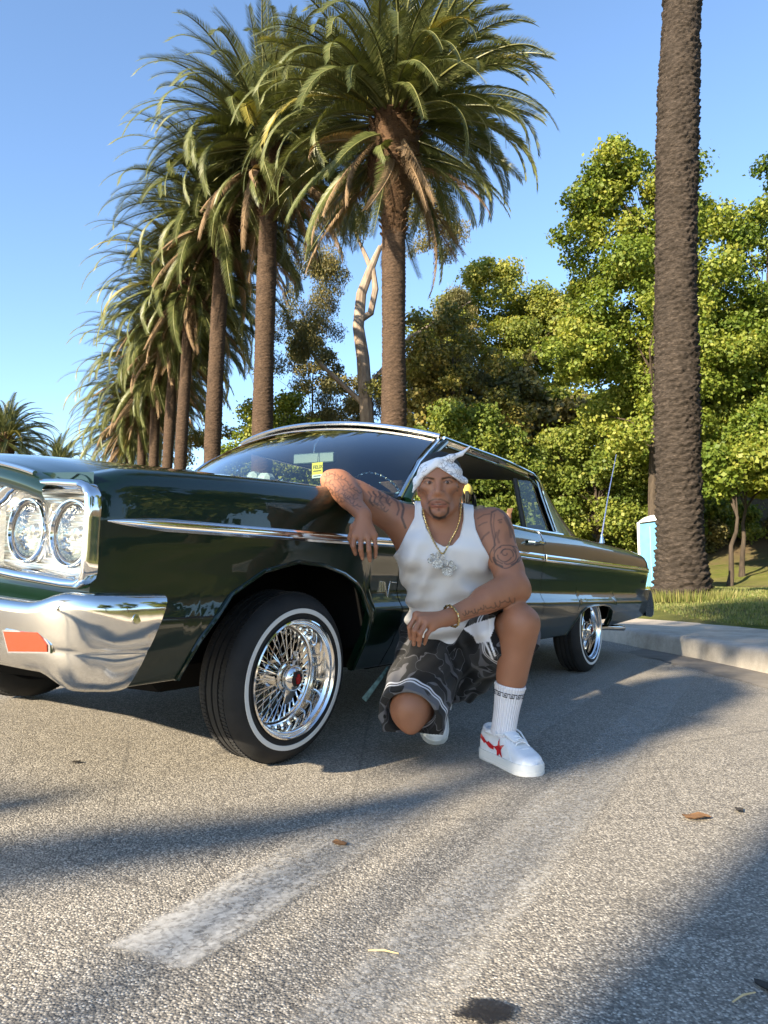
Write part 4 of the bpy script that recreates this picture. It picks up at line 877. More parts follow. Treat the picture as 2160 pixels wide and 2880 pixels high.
# ================================================================ the crouching person
_f, _p = 1568.17, 0.0979
def at(x, y, Y):
    """a point of the scene seen at picture position (x, y) of 1659 x 2212, at distance Y"""
    a = (x-829.5)/_f; b = -(y-1106)/_f; c, s = math.cos(_p), math.sin(_p)
    r = np.array([a, c-b*s, s+b*c]); return np.array([0, 0, .592])+r*Y/r[1]
def toview(P):
    Q = P-np.array([0, 0, .592]); c, s = math.cos(_p), math.sin(_p); y = Q[:, 1]*c+Q[:, 2]*s; z = -Q[:, 1]*s+Q[:, 2]*c
    return np.stack([829.5+_f*Q[:, 0]/y, 1106-_f*z/y, y], 1)
class SDF:
    """distance field on a grid: smooth unions of tapered limbs and ellipsoids, then one skin drawn over the zero level"""
    def __init__(s, lo, hi, h):
        s.o = np.array(lo, np.float32); s.h = h; s.n = np.ceil((np.array(hi)-s.o)/h).astype(int)+1; s.D = np.full(s.n, .2, np.float32)
    def block(s, lo, hi):
        i0 = np.clip(np.floor((np.array(lo)-s.o)/s.h).astype(int), 0, s.n-1); i1 = np.clip(np.ceil((np.array(hi)-s.o)/s.h).astype(int)+1, 1, s.n)
        if np.any(i1 <= i0): return None
        sl = tuple(slice(a, b) for a, b in zip(i0, i1)); ax = [(s.o[k]+s.h*np.arange(i0[k], i1[k])).astype(np.float32) for k in range(3)]
        return sl, (ax[0][:, None, None], ax[1][None, :, None], ax[2][None, None, :])
    def put(s, fn, lo, hi, k=.02, op='add'):
        m = max(k, 3*s.h)+.004; q = s.block(np.array(lo)-m, np.array(hi)+m)
        if q is None: return s
        sl, P = q; d = fn(P).astype(np.float32); A = s.D[sl]
        if op == 'add':
            if k > 0: hh = np.maximum(k-np.abs(A-d), 0)/k; s.D[sl] = np.minimum(A, d)-hh*hh*k*.25
            else: s.D[sl] = np.minimum(A, d)
        elif op == 'sub':
            d = -d
            if k > 0: hh = np.maximum(k-np.abs(A-d), 0)/k; s.D[sl] = np.maximum(A, d)+hh*hh*k*.25
            else: s.D[sl] = np.maximum(A, d)
        return s
    def cone(s, a, b, ra, rb, k=.02, op='add'):
        a = np.array(a, float); b = np.array(b, float); ba = b-a; L2 = float(ba@ba)+1e-12; r = max(ra, rb)
        def fn(P):
            x, y, z = P[0]-a[0], P[1]-a[1], P[2]-a[2]; t = np.clip((x*ba[0]+y*ba[1]+z*ba[2])/L2, 0, 1)
            return np.sqrt((x-t*ba[0])**2+(y-t*ba[1])**2+(z-t*ba[2])**2)-(ra+(rb-ra)*t)
        return s.put(fn, np.minimum(a, b)-r, np.maximum(a, b)+r, k, op)
    def ell(s, c, r, R=None, k=.02, op='add'):
        c = np.array(c, float); r = np.array(r, float); R = np.eye(3) if R is None else np.array(R); e = (np.abs(R.T)@r)
        def fn(P):
            x, y, z = P[0]-c[0], P[1]-c[1], P[2]-c[2]; q = [(R[i, 0]*x+R[i, 1]*y+R[i, 2]*z) for i in range(3)]
            k0 = np.sqrt(sum((q[i]/r[i])**2 for i in range(3))); k1 = np.sqrt(sum((q[i]/r[i]**2)**2 for i in range(3)))+1e-9
            return k0*(k0-1)/k1
        return s.put(fn, c-e, c+e, k, op)
    def sect(s, pts, side, ab, k=.03, op='add', grow=0.0):
        """elliptical sections (half width a along side, half depth b) strung along pts"""
        pts = [np.array(p, float) for p in pts]; side = np.array(side, float)
        for i in range(len(pts)-1):
            p0, p1 = pts[i], pts[i+1]; ax = p1-p0; ln = np.linalg.norm(ax); ax = ax/ln; sd = side-ax*(side@ax); sd /= np.linalg.norm(sd); fr = np.cross(ax, sd); (a0, b0), (a1, b1) = ab[i], ab[i+1]; m = max(a0, a1, b0, b1)+grow
            def fn(P):
                x, y, z = P[0]-p0[0], P[1]-p0[1], P[2]-p0[2]; tt = (x*ax[0]+y*ax[1]+z*ax[2])/ln; t = np.clip(tt, 0, 1)
                u = x*sd[0]+y*sd[1]+z*sd[2]; v = x*fr[0]+y*fr[1]+z*fr[2]; w = (tt-t)*ln; a = a0+(a1-a0)*t+grow; b = b0+(b1-b0)*t+grow; mn = np.minimum(a, b)
                return (np.sqrt((u/a)**2+(v/b)**2+(w/mn)**2)-1)*mn
            s.put(fn, np.minimum(p0, p1)-m, np.maximum(p0, p1)+m, k, op)
        return s
    def net(s):
        D = s.D; S = D < 0; n = np.array(D.shape)-1
        c = np.zeros(n, np.uint8)
        for i in (0, 1):
            for j in (0, 1):
                for k in (0, 1): c += S[i:n[0]+i, j:n[1]+j, k:n[2]+k]
        act = np.flatnonzero((c > 0) & (c < 8)); I = np.stack(np.unravel_index(act, n), 1)
        val = {}
        for i in (0, 1):
            for j in (0, 1):
                for k in (0, 1): val[i, j, k] = D[I[:, 0]+i, I[:, 1]+j, I[:, 2]+k]
        acc = np.zeros((len(act), 3), np.float32); cnt = np.zeros(len(act), np.float32)
        for a in val:
            for ax in range(3):
                if a[ax] == 0:
                    b = list(a); b[ax] = 1; b = tuple(b); va, vb = val[a], val[b]; x = (va < 0) != (vb < 0); t = np.where(x, va/(va-vb+1e-20), 0)
                    for q in range(3): acc[:, q] += np.where(x, a[q]+(t if q == ax else 0), 0)
                    cnt += x
        V = (I+acc/cnt[:, None])*s.h+s.o; F = []
        st = np.array([n[1]*n[2], n[2], 1])
        for ax in range(3):
            sl0 = [slice(None)]*3; sl1 = [slice(None)]*3; sl0[ax] = slice(0, -1); sl1[ax] = slice(1, None)
            X = S[tuple(sl0)] != S[tuple(sl1)]; e = np.stack(np.nonzero(X), 1); o1, o2 = [q for q in range(3) if q != ax]
            e = e[(e[:, o1] > 0) & (e[:, o2] > 0) & (e[:, o1] < n[o1]) & (e[:, o2] < n[o2])]; fl = S[e[:, 0], e[:, 1], e[:, 2]]; base = e@st
            q = np.stack([base, base-st[o1], base-st[o1]-st[o2], base-st[o2]], 1); q = np.searchsorted(act, q)
            w = fl if ax != 1 else ~fl; q = np.where(w[:, None], q, q[:, ::-1]); F.append(q)
        return V, np.concatenate(F)
def relax(V, F, it=2, f=.5):
    n = len(V); e = np.concatenate([F[:, [0, 1]], F[:, [1, 2]], F[:, [2, 3]], F[:, [3, 0]]]); e = np.concatenate([e, e[:, ::-1]])
    cnt = np.bincount(e[:, 0], minlength=n)[:, None]
    for _ in range(it):
        A = np.stack([np.bincount(e[:, 0], V[e[:, 1], k], n) for k in range(3)], 1)/cnt; V = V*(1-f)+A*f
    return V
def normals(V, F):
    N = np.zeros_like(V); fn = np.cross(V[F[:, 2]]-V[F[:, 0]], V[F[:, 3]]-V[F[:, 1]])
    for k in range(4):
        for q in range(3): N[:, q] += np.bincount(F[:, k], fn[:, q], len(V))
    return N/(np.linalg.norm(N, axis=1)[:, None]+1e-12)
def lerp(a, b, t): return np.array(a)+(np.array(b)-np.array(a))*t

# ---- joints
PV = at(972, 1400, 2.80); WA = at(971, 1330, 2.70); RB = at(968, 1245, 2.60); CH = at(962, 1185, 2.545); NB = at(962, 1138, 2.52)
RS = at(880, 1132, 2.53); RE = at(724, 1044, 2.56); RW = at(785, 1112, 2.36)
LS = at(1062, 1140, 2.51); LE = at(1112, 1270, 2.44); LW = at(966, 1335, 2.285)
RH = at(930, 1402, 2.79); LH = at(1012, 1400, 2.79); RK = at(886, 1536, 2.44); RA = at(936, 1526, 2.83); LK = at(1124, 1347, 2.41); LA = at(1088, 1566, 2.475)
HC = at(950, 1053, 2.435); HS = .91
FX = np.array([1., -.13, 0]); FY = np.array([-.14, -1., -.03]); FY /= np.linalg.norm(FY); FX -= FY*(FX@FY); FX /= np.linalg.norm(FX); FZ = np.cross(FX, FY)*1.0
if FZ[2] < 0: FZ = -FZ
HR = np.stack([FX, FY, FZ])
def hd(x, y, z): return HC+HS*(FX*x+FY*y+FZ*z)
TS = (1, .06, -.02)
TORSO = dict(pts=[PV, WA, RB, CH, NB], side=TS, ab=[(.162, .125), (.126, .098), (.134, .104), (.148, .108), (.105, .072)])
H = .0027
B = SDF((-.30, 2.16, .04), (.60, 2.93, 1.07), H)
B.sect(**TORSO, k=.05)
def sh(p, dx=0, dy=0, dz=0): return np.array(p)+np.array([dx, dy, dz])
# shoulders, chest, back
B.cone(NB, RS, .052, .055, .045); B.cone(NB, LS, .052, .056, .045)
B.ell(sh(CH, -.070, -.072, -.005), (.074, .046, .060), None, .04); B.ell(sh(CH, .074, -.072, -.005), (.078, .046, .060), None, .04)
B.cone(sh(NB, 0, .01, -.02), hd(0, -.030, -.070), .064, .052, .030)
B.cone(sh(NB, -.05, .02, 0), hd(-.03, -.04, -.07), .030, .026, .03); B.cone(sh(NB, .05, .02, 0), hd(.03, -.04, -.07), .030, .026, .03)
# image-left arm over the fender
B.ell(RS, (.062, .058, .060), None, .035); B.cone(RS, RE, .050, .038, .03); B.cone(lerp(RS, RE, .25)+np.array([0, -.01, .012]), lerp(RS, RE, .68)+np.array([0, -.008, .012]), .040, .040, .03)
B.cone(lerp(RS, RE, .2)+np.array([0, 0, -.02]), lerp(RS, RE, .7)+np.array([0, 0, -.018]), .040, .033, .03)
B.cone(RE, RW, .043, .027, .025); B.cone(lerp(RE, RW, .08)+np.array([.012, -.005, .012]), lerp(RE, RW, .5)+np.array([.010, 0, .006]), .040, .036, .03)
B.ell(RE+np.array([-.022, .0, .016]), (.026, .03, .026), None, .025); B.ell(LE+np.array([.024, .004, -.016]), (.026, .028, .026), None, .025)
B.cone(lerp(RS, CH, .0)+np.array([.0, .01, -.05]), lerp(RS, CH, .55)+np.array([0, 0, -.04]), .036, .055, .05)
# image-right arm over the knee
B.ell(LS, (.064, .062, .066), None, .035); B.cone(LS, LE, .053, .042, .03); B.cone(lerp(LS, LE, .25)+np.array([-.012, -.016, 0]), lerp(LS, LE, .72)+np.array([-.012, -.016, 0]), .041, .041, .025)
B.cone(lerp(LS, LE, .15)+np.array([.018, .01, 0]), lerp(LS, LE, .7)+np.array([.016, .008, 0]), .043, .038, .03)
B.cone(LE, LW, .046, .027, .022); B.cone(lerp(LE, LW, .05)+np.array([0, -.006, .012]), lerp(LE, LW, .45)+np.array([0, -.004, .008]), .045, .041, .03)
# hands
def finger(pts, r, k=.004):
    for i in range(len(pts)-1): B.cone(pts[i], pts[i+1], r[i], r[i+1], k)
def hand(wr, mcp, pip, tip, thumb, r0=.0084, palm=.0125):
    m = [np.array(p) for p in mcp]; c = sum(m)/4
    for p in m: B.cone(lerp(wr, c, .12), p, .021, palm-.001, .010)
    B.cone(m[0], m[3], palm-.001, palm-.002, .010)
    for i in range(4): s_ = (1.0, 1.03, 1.0, .88)[i]; dip = lerp(pip[i], tip[i], .55); finger([m[i], pip[i], dip, tip[i]], [r0*1.05*s_, r0*.98*s_, r0*.86*s_, r0*.74*s_])
    finger(thumb, [.017, .0125, .0105, .0085], .010)
hand(RW, [at(766, 1157, 2.335), at(780, 1161, 2.325), at(795, 1162, 2.325), at(808, 1157, 2.335)], [at(763, 1180, 2.322), at(779, 1187, 2.308), at(797, 1189, 2.308), at(812, 1182, 2.322)],
     [at(768, 1197, 2.335), at(783, 1207, 2.322), at(799, 1211, 2.322), at(811, 1204, 2.335)], [lerp(RW, at(775, 1150, 2.36), .3), at(764, 1140, 2.36), at(758, 1162, 2.365), at(762, 1180, 2.37)])
hand(LW, [at(900, 1329, 2.255), at(909, 1337, 2.238), at(921, 1346, 2.235), at(934, 1355, 2.245)], [at(885, 1354, 2.245), at(895, 1363, 2.222), at(908, 1368, 2.218), at(922, 1371, 2.235)],
     [at(887, 1380, 2.262), at(894, 1392, 2.245), at(905, 1394, 2.242), at(917, 1391, 2.255)], [lerp(LW, at(930, 1340, 2.29), .3), at(915, 1345, 2.285), at(900, 1362, 2.29), at(893, 1377, 2.295)])
# legs
B.cone(RH, RK+np.array([.006, 0, .022]), .090, .062, .03); B.cone(lerp(RH, RK, .1)+np.array([.02, 0, .02]), lerp(RH, RK, .8)+np.array([.030, 0, .030]), .075, .054, .03); B.ell(RK+np.array([-.004, 0, .004]), (.052, .054, .058), None, .03); B.ell(RK+np.array([-.014, -.038, .020]), (.030, .024, .032), None, .018); B.ell(RK+np.array([.002, -.026, -.040]), (.028, .026, .030), None, .025); B.ell(RK+np.array([.034, -.020, .038]), (.022, .022, .026), None, .02)
B.cone(RK, RA, .055, .040, .03); B.cone(lerp(RK, RA, .2)+np.array([.012, 0, .005]), lerp(RK, RA, .6)+np.array([.012, 0, 0]), .052, .046, .03)
B.cone(LH, LK, .086, .055, .03); B.cone(lerp(LH, LK, .1)+np.array([0, 0, -.02]), lerp(LH, LK, .7)+np.array([0, .01, -.02]), .072, .055, .03); B.ell(LK, (.054, .058, .056), None, .03); B.ell(LK+np.array([-.002, -.036, .002]), (.032, .024, .036), None, .018); B.ell(LK+np.array([-.03, -.012, .006]), (.022, .026, .034), None, .02); B.ell(LK+np.array([.032, -.010, -.004]), (.020, .026, .034), None, .02)
B.cone(LK, LA, .047, .034, .03); B.cone(lerp(LK, LA, .16)+np.array([.014, .024, 0]), lerp(LK, LA, .52)+np.array([.008, .014, 0]), .050, .042, .03); B.cone(lerp(LK, LA, .14)+np.array([-.006, .006, 0]), lerp(LK, LA, .5)+np.array([-.006, .004, 0]), .043, .037, .03)
B.cone(LK+np.array([0, -.028, -.03]), lerp(LK, LA, .7)+np.array([0, -.012, 0]), .022, .02, .03)
# head
def he(c, r, k, op='add', R=None): B.ell(hd(*c), HS*np.array(r), HR if R is None else R, k, op)
def hc(a, b, ra, rb, k, op='add'): B.cone(hd(*a), hd(*b), HS*ra, HS*rb, k, op)
he((0, -.012, .038), (.0755, .096, .083), .02); he((0, .026, -.026), (.0585, .066, .084), .025)
he((0, .052, .045), (.058, .034, .040), .03)
for s_ in (-1, 1):
    hc((s_*.046, -.004, -.050), (s_*.013, .064, -.100), .021, .019, .022); hc((s_*.058, .0, .005), (s_*.048, -.002, -.046), .017, .018, .025)
    he((s_*.047, .055, -.008), (.022, .024, .018), .022)
    hc((s_*.011, .0870, .0255), (s_*.046, .075, .0275), .0095, .0088, .010)
    he((s_*.0325, .097, .0125), (.0180, .014, .0105), .012, 'sub')
    he((s_*.0785, -.008, -.003), (.009, .021, .032), .008, 'add', HR@np.eye(3)); he((s_*.086, -.013, .014), (.008, .014, .017), .006); he((s_*.0905, .002, .0), (.006, .010, .018), .006, 'sub')
    hc((s_*.0150, .092, -.031), (s_*.0155, .087, -.032), .0085, .0085, .006); he((s_*.064, .048, -.048), (.014, .034, .024), .03, 'sub'); he((s_*.0095, .1045, -.0395), (.0045, .005, .003), .002, 'sub')
hc((0, .083, .022), (0, .1055, -.024), .0085, .0112, .011); he((0, .103, -.030), (.0135, .010, .0085), .007)
he((0, .078, -.058), (.034, .022, .026), .02)
hc((-.020, .0885, -.0620), (0, .0975, -.0580), .0042, .0066, .005); hc((.020, .0885, -.0620), (0, .0975, -.0580), .0042, .0066, .005)
hc((-.016, .0880, -.0735), (.016, .0880, -.0735), .0058, .0058, .005); hc((-.005, .0935, -.0745), (.005, .0935, -.0745), .0076, .0076, .005)
hc((-.016, .1015, -.0660), (.016, .1015, -.0660), .0030, .0030, .003, 'sub'); he((0, .092, -.088), (.022, .010, .006), .01, 'sub')
he((0, .077, -.102), (.018, .017, .016), .014)
# closed eyelids around an open slit
for s_ in (-1, 1):
    he((s_*.0325, .0765, .0115), (.0155, .0125, .0125), .004)
    for q in (-1, 1): pass
    he((s_*.0325, .0900, .0102), (.0146, .0070, .0033), .0015, 'sub')
_sl, _ = B.block(HC-np.array([.15, .14, .06]), HC+np.array([.16, .15, .17])); HEADF = B.D[_sl].copy(); HEADO = B.o+B.h*np.array([q.start for q in _sl]); HEADH = B.h
V, F = B.net(); V = relax(V, F, 2, .45); del B
VN = normals(V, F); SV = toview(V)
camv = np.array([0, 0, .592])-V; facing = (VN*camv).sum(1) > 0
# drop small separate shells left by the field (largest shell kept)
def paint(C, poly, w, col, ymax=None, soft=1.0, amt=1.0, dmax=9.):
    poly = np.array(poly, float); bb0 = poly.min(0)-w-2; bb1 = poly.max(0)+w+2
    idx = np.flatnonzero((SV[:, 0] > bb0[0]) & (SV[:, 0] < bb1[0]) & (SV[:, 1] > bb0[1]) & (SV[:, 1] < bb1[1]) & facing & (SV[:, 2] < dmax))
    if not len(idx): return
    p = SV[idx, :2]; d = np.full(len(idx), 1e9)
    for a, b in zip(poly, poly[1:]):
        ba = b-a; t = np.clip(((p-a)@ba)/(ba@ba+1e-9), 0, 1); d = np.minimum(d, np.linalg.norm(p-a-t[:, None]*ba, axis=1))
    f = np.clip((w-d)/soft+.5, 0, 1)[:, None]*amt; C[idx] = C[idx]*(1-f)+np.array(col)*f
def blob(C, c, r, col, amt=1.0, soft=.4, dmax=9.):
    q = (SV[:, :2]-np.array(c))/np.array(r); d = np.sqrt((q**2).sum(1)); idx = np.flatnonzero((d < 1+soft) & facing & (SV[:, 2] < dmax)); f = np.clip((1+soft*.5-d[idx])/soft, 0, 1)[:, None]*amt; C[idx] = C[idx]*(1-f)+np.array(col)*f
SK = np.array([.30, .135, .075])
nz = sum(np.sin(V@np.array(k)+i) for i, k in enumerate(((31, 17, 23), (-19, 41, 11), (57, -29, 37), (83, 61, -71))))/4
C = SK*(1+.10*nz[:, None]); 
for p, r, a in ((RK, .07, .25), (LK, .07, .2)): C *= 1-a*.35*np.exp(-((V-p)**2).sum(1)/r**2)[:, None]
INK = (.030, .024, .024); HAIR = (.008, .007, .006)
for j in ((768, 1197), (783, 1207), (799, 1211), (811, 1204), (886, 1380), (893, 1391), (902, 1395), (911, 1392)): blob(C, (j[0], j[1]-1.5), (2.4, 3), (.40, .22, .15), .55)
# face
E1, E2 = (924.5, 1042), (967.5, 1041)
paint(C, [(911, 1035.5), (922, 1031.6), (936, 1034.5)], 1.9, HAIR, soft=2, amt=.85, dmax=2.45); paint(C, [(955.6, 1034), (970, 1030.8), (984, 1035)], 1.9, HAIR, soft=2, amt=.85, dmax=2.45)
for e in (E1, E2): paint(C, [(e[0]-9.5, e[1]+.8), (e[0]-4, e[1]-3.0), (e[0]+4, e[1]-3.0), (e[0]+9.5, e[1]+.8)], 1.0, (.03, .015, .01), soft=1.6, amt=.85, dmax=2.45); paint(C, [(e[0]-8, e[1]+2.5), (e[0], e[1]+4.2), (e[0]+8, e[1]+2.5)], .6, (.05, .025, .018), soft=1.6, amt=.5, dmax=2.45)
paint(C, [(932, 1087.5), (940, 1084), (947, 1085.3), (955, 1084), (964, 1087.5)], 2.6, (.21, .078, .060), soft=2, amt=.7, dmax=2.45); paint(C, [(934, 1093), (947, 1096), (962, 1093)], 3.4, (.28, .108, .088), soft=2, amt=.75, dmax=2.45)
paint(C, [(933, 1089.3), (947.7, 1089.4), (963, 1089.3)], 1.0, (.035, .012, .010), soft=1.5, amt=.9, dmax=2.45)
paint(C, [(923.5, 1088), (930, 1081.5), (938, 1078.6), (946, 1079), (952, 1078.6), (960, 1081.5), (970.5, 1088)], 1.3, HAIR, soft=2.2, amt=.75, dmax=2.45)
paint(C, [(927.5, 1096), (929.5, 1107), (937, 1115), (948.5, 1119), (961, 1115.6), (968, 1107), (969, 1097)], 2.0, HAIR, soft=2.6, amt=.85, dmax=2.46); paint(C, [(938, 1117), (948.5, 1121), (960, 1117)], 3.2, HAIR, soft=3, amt=.8, dmax=2.46)
paint(C, [(947.7, 1099.5), (947.7, 1102)], 2.6, HAIR, soft=3, amt=.4, dmax=2.45); paint(C, [(932, 1108), (948, 1112), (964, 1108)], 5, HAIR, soft=6, amt=.22, dmax=2.45)
for q in ((990, 1052), (988, 1060), (905, 1060)): blob(C, q, (2.2, 2.2), INK, .6)
# tattoos: portrait and rose on the image-right upper arm, lettering on both forearms, flames on the raised arm
def tat(pts, w=1.2, a=.75): paint(C, pts, w*1.15, INK, soft=1.6, amt=min(.95, a*1.35), dmax=2.62)
tat([(1093+(2+1.9*a)*1.05*math.cos(a), 1195+(2+1.9*a)*.9*math.sin(a)) for a in np.linspace(0, 4.6, 14)], .9, .62)
for cx_, cy_, r_, a0, a1 in ((1095, 1198, 13, 3.4, 6.6), (1090, 1200, 14, .3, 3.2), (1096, 1201, 18, -.9, 1.9), (1088, 1199, 19, 1.7, 4.4), (1094, 1196, 20, 3.9, 6.1), (1092, 1203, 25, .2, 2.9), (1086, 1200, 26, 2.5, 4.0), (1102, 1200, 22, -1.3, .8)): tat([(cx_+r_*1.08*math.cos(a), cy_+r_*.95*math.sin(a)*(1+.05*math.sin(5*a))) for a in np.linspace(a0, a1, 12)], 1.0, .6)
tat([(1066, 1205), (1072, 1218), (1085, 1224)], 2, .6); tat([(1105, 1220), (1116, 1214), (1122, 1204)], 1.5, .6)
tat([(1062, 1106), (1060, 1128), (1064, 1152), (1070, 1178)], 1.5, .5); tat([(1064, 1106), (1075, 1100), (1088, 1108), (1098, 1124), (1106, 1146), (1114, 1172)], 1.6, .5); tat([(1068, 1110), (1066, 1136), (1070, 1160)], 1.0, .45); tat([(1072, 1150), (1068, 1170), (1067, 1190)], 1.3, .45)
blob(C, (1081, 1128), (4, 2.4), INK, .55); tat([(1076, 1124), (1084, 1122)], 1.2, .5); tat([(1090, 1118), (1100, 1136), (1104, 1160)], 2.2, .4); tat([(1078, 1146), (1074, 1160), (1078, 1172)], 2.0, .35); blob(C, (1096, 1160), (7, 14), INK, .25, .8); tat([(1032, 1120), (1045, 1112), (1058, 1110)], 1.2, .4); tat([(1034, 1136), (1044, 1130), (1052, 1128)], 1.2, .4); tat([(1038, 1170), (1046, 1158), (1056, 1150)], 1.8, .4)
rr_ = np.random.default_rng(4)
def script(p0, p1, h, n, a=.6):
    p0, p1 = np.array(p0, float), np.array(p1, float); d = (p1-p0)/n; up = np.array([d[1], -d[0]]); up = up/np.linalg.norm(up)*h
    L_ = []; N_ = n*14; ph = rr_.uniform(0, 6)
    for i in range(N_+1):
        t = i/14; q = 2*PI*t; h_ = .55+.45*math.sin(2.1*t+ph)
        L_.append(p0+d*(t-.22*math.sin(q))+up*(h_*math.cos(q)*.8+.25*math.sin(1.3*t+ph)))
    tat(L_, .8, a)
    tat([p0-up*1.0, p0+d*n*.5-up*1.25, p0+d*n-up*.9], .7, a*.6)
script((1000, 1327), (1046, 1314), 7, 7, .62); script((1050, 1313), (1112, 1294), 9, 6, .62)
script((704, 1036), (752, 1078), 7, 7, .55); script((722, 1030), (770, 1078), 6, 7, .5); script((712, 1052), (742, 1084), 5, 5, .5)
for q_ in (((700, 1046), (735, 1084), 6, 6), ((730, 1024), (778, 1066), 6, 7), ((742, 1070), (778, 1096), 6, 5), ((700, 1028), (724, 1022), 5, 4), ((806, 1064), (846, 1084), 7, 6), ((800, 1080), (838, 1102), 6, 5)): script(q_[0], q_[1], q_[2], q_[3], .6)
for bc in ((735, 1060), (752, 1074), (826, 1080), (860, 1078)): blob(C, bc, (14, 9), INK, .22, .9)
for x0 in (796, 806, 818, 832): tat([(x0, 1062), (x0+6, 1072), (x0+2, 1082), (x0+10, 1092)], 1.6, .5)
tat([(836, 1062), (852, 1068), (866, 1080), (872, 1098), (868, 1118), (876, 1140)], 2.2, .6); tat([(846, 1074), (858, 1084), (862, 1100), (858, 1112)], 1.6, .5)
def skin_mat():
    t = NT('skin'); c = t.n('Attribute', attribute_name='col').outputs['Color']; co = t.co(); g = t.noise(210, 3, .6, co)
    c = t.mix(t.mapr(t.noise(28, 4, .6, co), .3, .8, 0, .22), c, t.mix(1, c, (.66, .58, .55), 'MULTIPLY'))
    t.p(Base_Color=c, Roughness=t.mapr(g, .3, .7, .42, .58), Specular_IOR_Level=.38, Subsurface_Weight=.12, Subsurface_Radius=(.012, .005, .003), Subsurface_Scale=1.0); t.bump(t.math('ADD', g, t.math('MULTIPLY', t.noise(60, 3, .6, co), .8)), .25, .002); return t.m
M_SKIN = skin_mat()
P0 = Vector((.30, 2.52, 0))
MAN = thing('person', 'person in white tank top and camo shorts crouching beside the front wheel', 'person', P0)
col4 = np.concatenate([C, np.ones((len(C), 1))], 1)
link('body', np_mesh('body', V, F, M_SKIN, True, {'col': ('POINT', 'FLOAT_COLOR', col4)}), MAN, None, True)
# eyes
M_EYE = plain('eye_white', (.27, .22, .19), .2); M_IRIS = plain('iris_brown', (.035, .014, .006), .15); 
for s_ in (-1, 1):
    c = hd(s_*.0325, .0750, .0100); m = MB(); m.lathe([(.0001, -.0115), (.006, -.0098), (.0098, -.006), (.0115, 0), (.0098, .006), (.006, .0098), (.0001, .0115)], 18, c); eo = m.build('eye', M_EYE, MAN, world_loc=True)
    m = MB(); m.lathe([(.0050, 0), (.0040, -.0006), (.0001, -.001)], 16, (0, 0, 0), 'y'); q = m.build('iris', M_IRIS, eo); gz = np.array([0, 0, .592])-c; gz /= np.linalg.norm(gz); cc = c+gz*.0112; q.location = Vector(cc)

# ---- tank top
def poly_sdf(poly, X, Z):
    poly = np.array(poly); d = np.full(np.broadcast(X, Z).shape, 1e9); ins = np.zeros(d.shape, bool)
    for (ax, az), (bx, bz) in zip(poly, np.roll(poly, -1, 0)):
        ex, ez = bx-ax, bz-az; wx, wz = X-ax, Z-az; t = np.clip((wx*ex+wz*ez)/(ex*ex+ez*ez+1e-12), 0, 1); d = np.minimum(d, (wx-ex*t)**2+(wz-ez*t)**2)
        cnd = (az > Z) != (bz > Z); ins ^= cnd & (X < ex*(Z-az)/(ez+1e-12)+ax)
    d = np.sqrt(d); return np.where(ins, -d, d)
T = SDF((-.12, 2.28, .28), (.52, 3.0, .98), .0034)
g_ = .005
T.sect(TORSO['pts'], TS, [(a+g_, b+g_) for a, b in TORSO['ab']], k=.05)
T.cone(NB, RS, .052+g_, .055+g_, .045); T.cone(NB, LS, .052+g_, .056+g_, .045)
T.ell(sh(CH, -.070, -.072, -.005), (.074+g_, .046+g_, .060+g_), None, .04); T.ell(sh(CH, .074, -.072, -.005), (.078+g_, .046+g_, .060+g_), None, .04)
T.cone(lerp(RS, CH, .0)+np.array([.0, .01, -.05]), lerp(RS, CH, .55)+np.array([0, 0, -.04]), .036+g_, .055+g_, .05); T.ell(RS, (.064+g_, .060+g_, .062+g_), None, .035); T.ell(LS, (.066+g_, .064+g_, .068+g_), None, .035)
T.cone(sh(NB, 0, .01, -.02), hd(0, -.030, -.075), .068+g_, .05, .035)
def XZ(x, y, Y=2.44): p = at(x, y, Y); return (p[0], p[2])
PSH = [XZ(*p) for p in ((899, 1070), (914, 1070), (913, 1112), (921, 1143), (940, 1172), (958, 1182), (976, 1179), (992, 1160), (1001, 1124), (1003, 1070), (1029, 1070), (1024, 1113), (1027, 1145), (1041, 1178), (1056, 1202), (1078, 1226), (1100, 1420), (840, 1420), (836, 1226), (849, 1200), (862, 1184), (880, 1147), (896, 1117))]
ax = [T.o[k]+T.h*np.arange(T.n[k]) for k in range(3)]
pd = poly_sdf(PSH, ax[0][:, None], ax[2][None, :]).astype(np.float32)
X_, Y_, Z_ = ax[0][:, None, None], ax[1][None, :, None], ax[2][None, None, :]
fold = (.0045*np.sin(52*Z_+26*X_+9*np.sin(7*X_+3)+6*Y_)*np.clip((.72-Z_)/.2, 0, 1)*np.clip((.30-X_)/.25, 0, 1) + .003*np.sin(38*X_-70*Z_+2)*np.clip((.60-Z_)/.12, 0, 1) + .002*np.sin(90*Z_+15*X_)).astype(np.float32)
fold2 = (.0035*np.sin(60*(Z_*.85-X_*.55)+5*np.sin(9*X_+4*Z_))*np.exp(-((X_-.12)**2/.02+(Z_-.62)**2/.03))+.0035*np.sin(75*(Z_*.7+X_*.6))*np.exp(-((X_-.30)**2/.012+(Z_-.56)**2/.012))+.003*np.sin(95*Z_-18*X_)*np.clip((.60-Z_)/.10, 0, 1)).astype(np.float32)
T.D = np.maximum(T.D+fold*.9+fold2*1.8-.0085, pd[:, None, :])
ck = (Z_-(PV[2]-.01)); T.D = np.maximum(T.D, -(ck+0*X_+0*Y_).astype(np.float32))
TV, TF = T.net(); TV = relax(TV, TF, 2, .45); del T
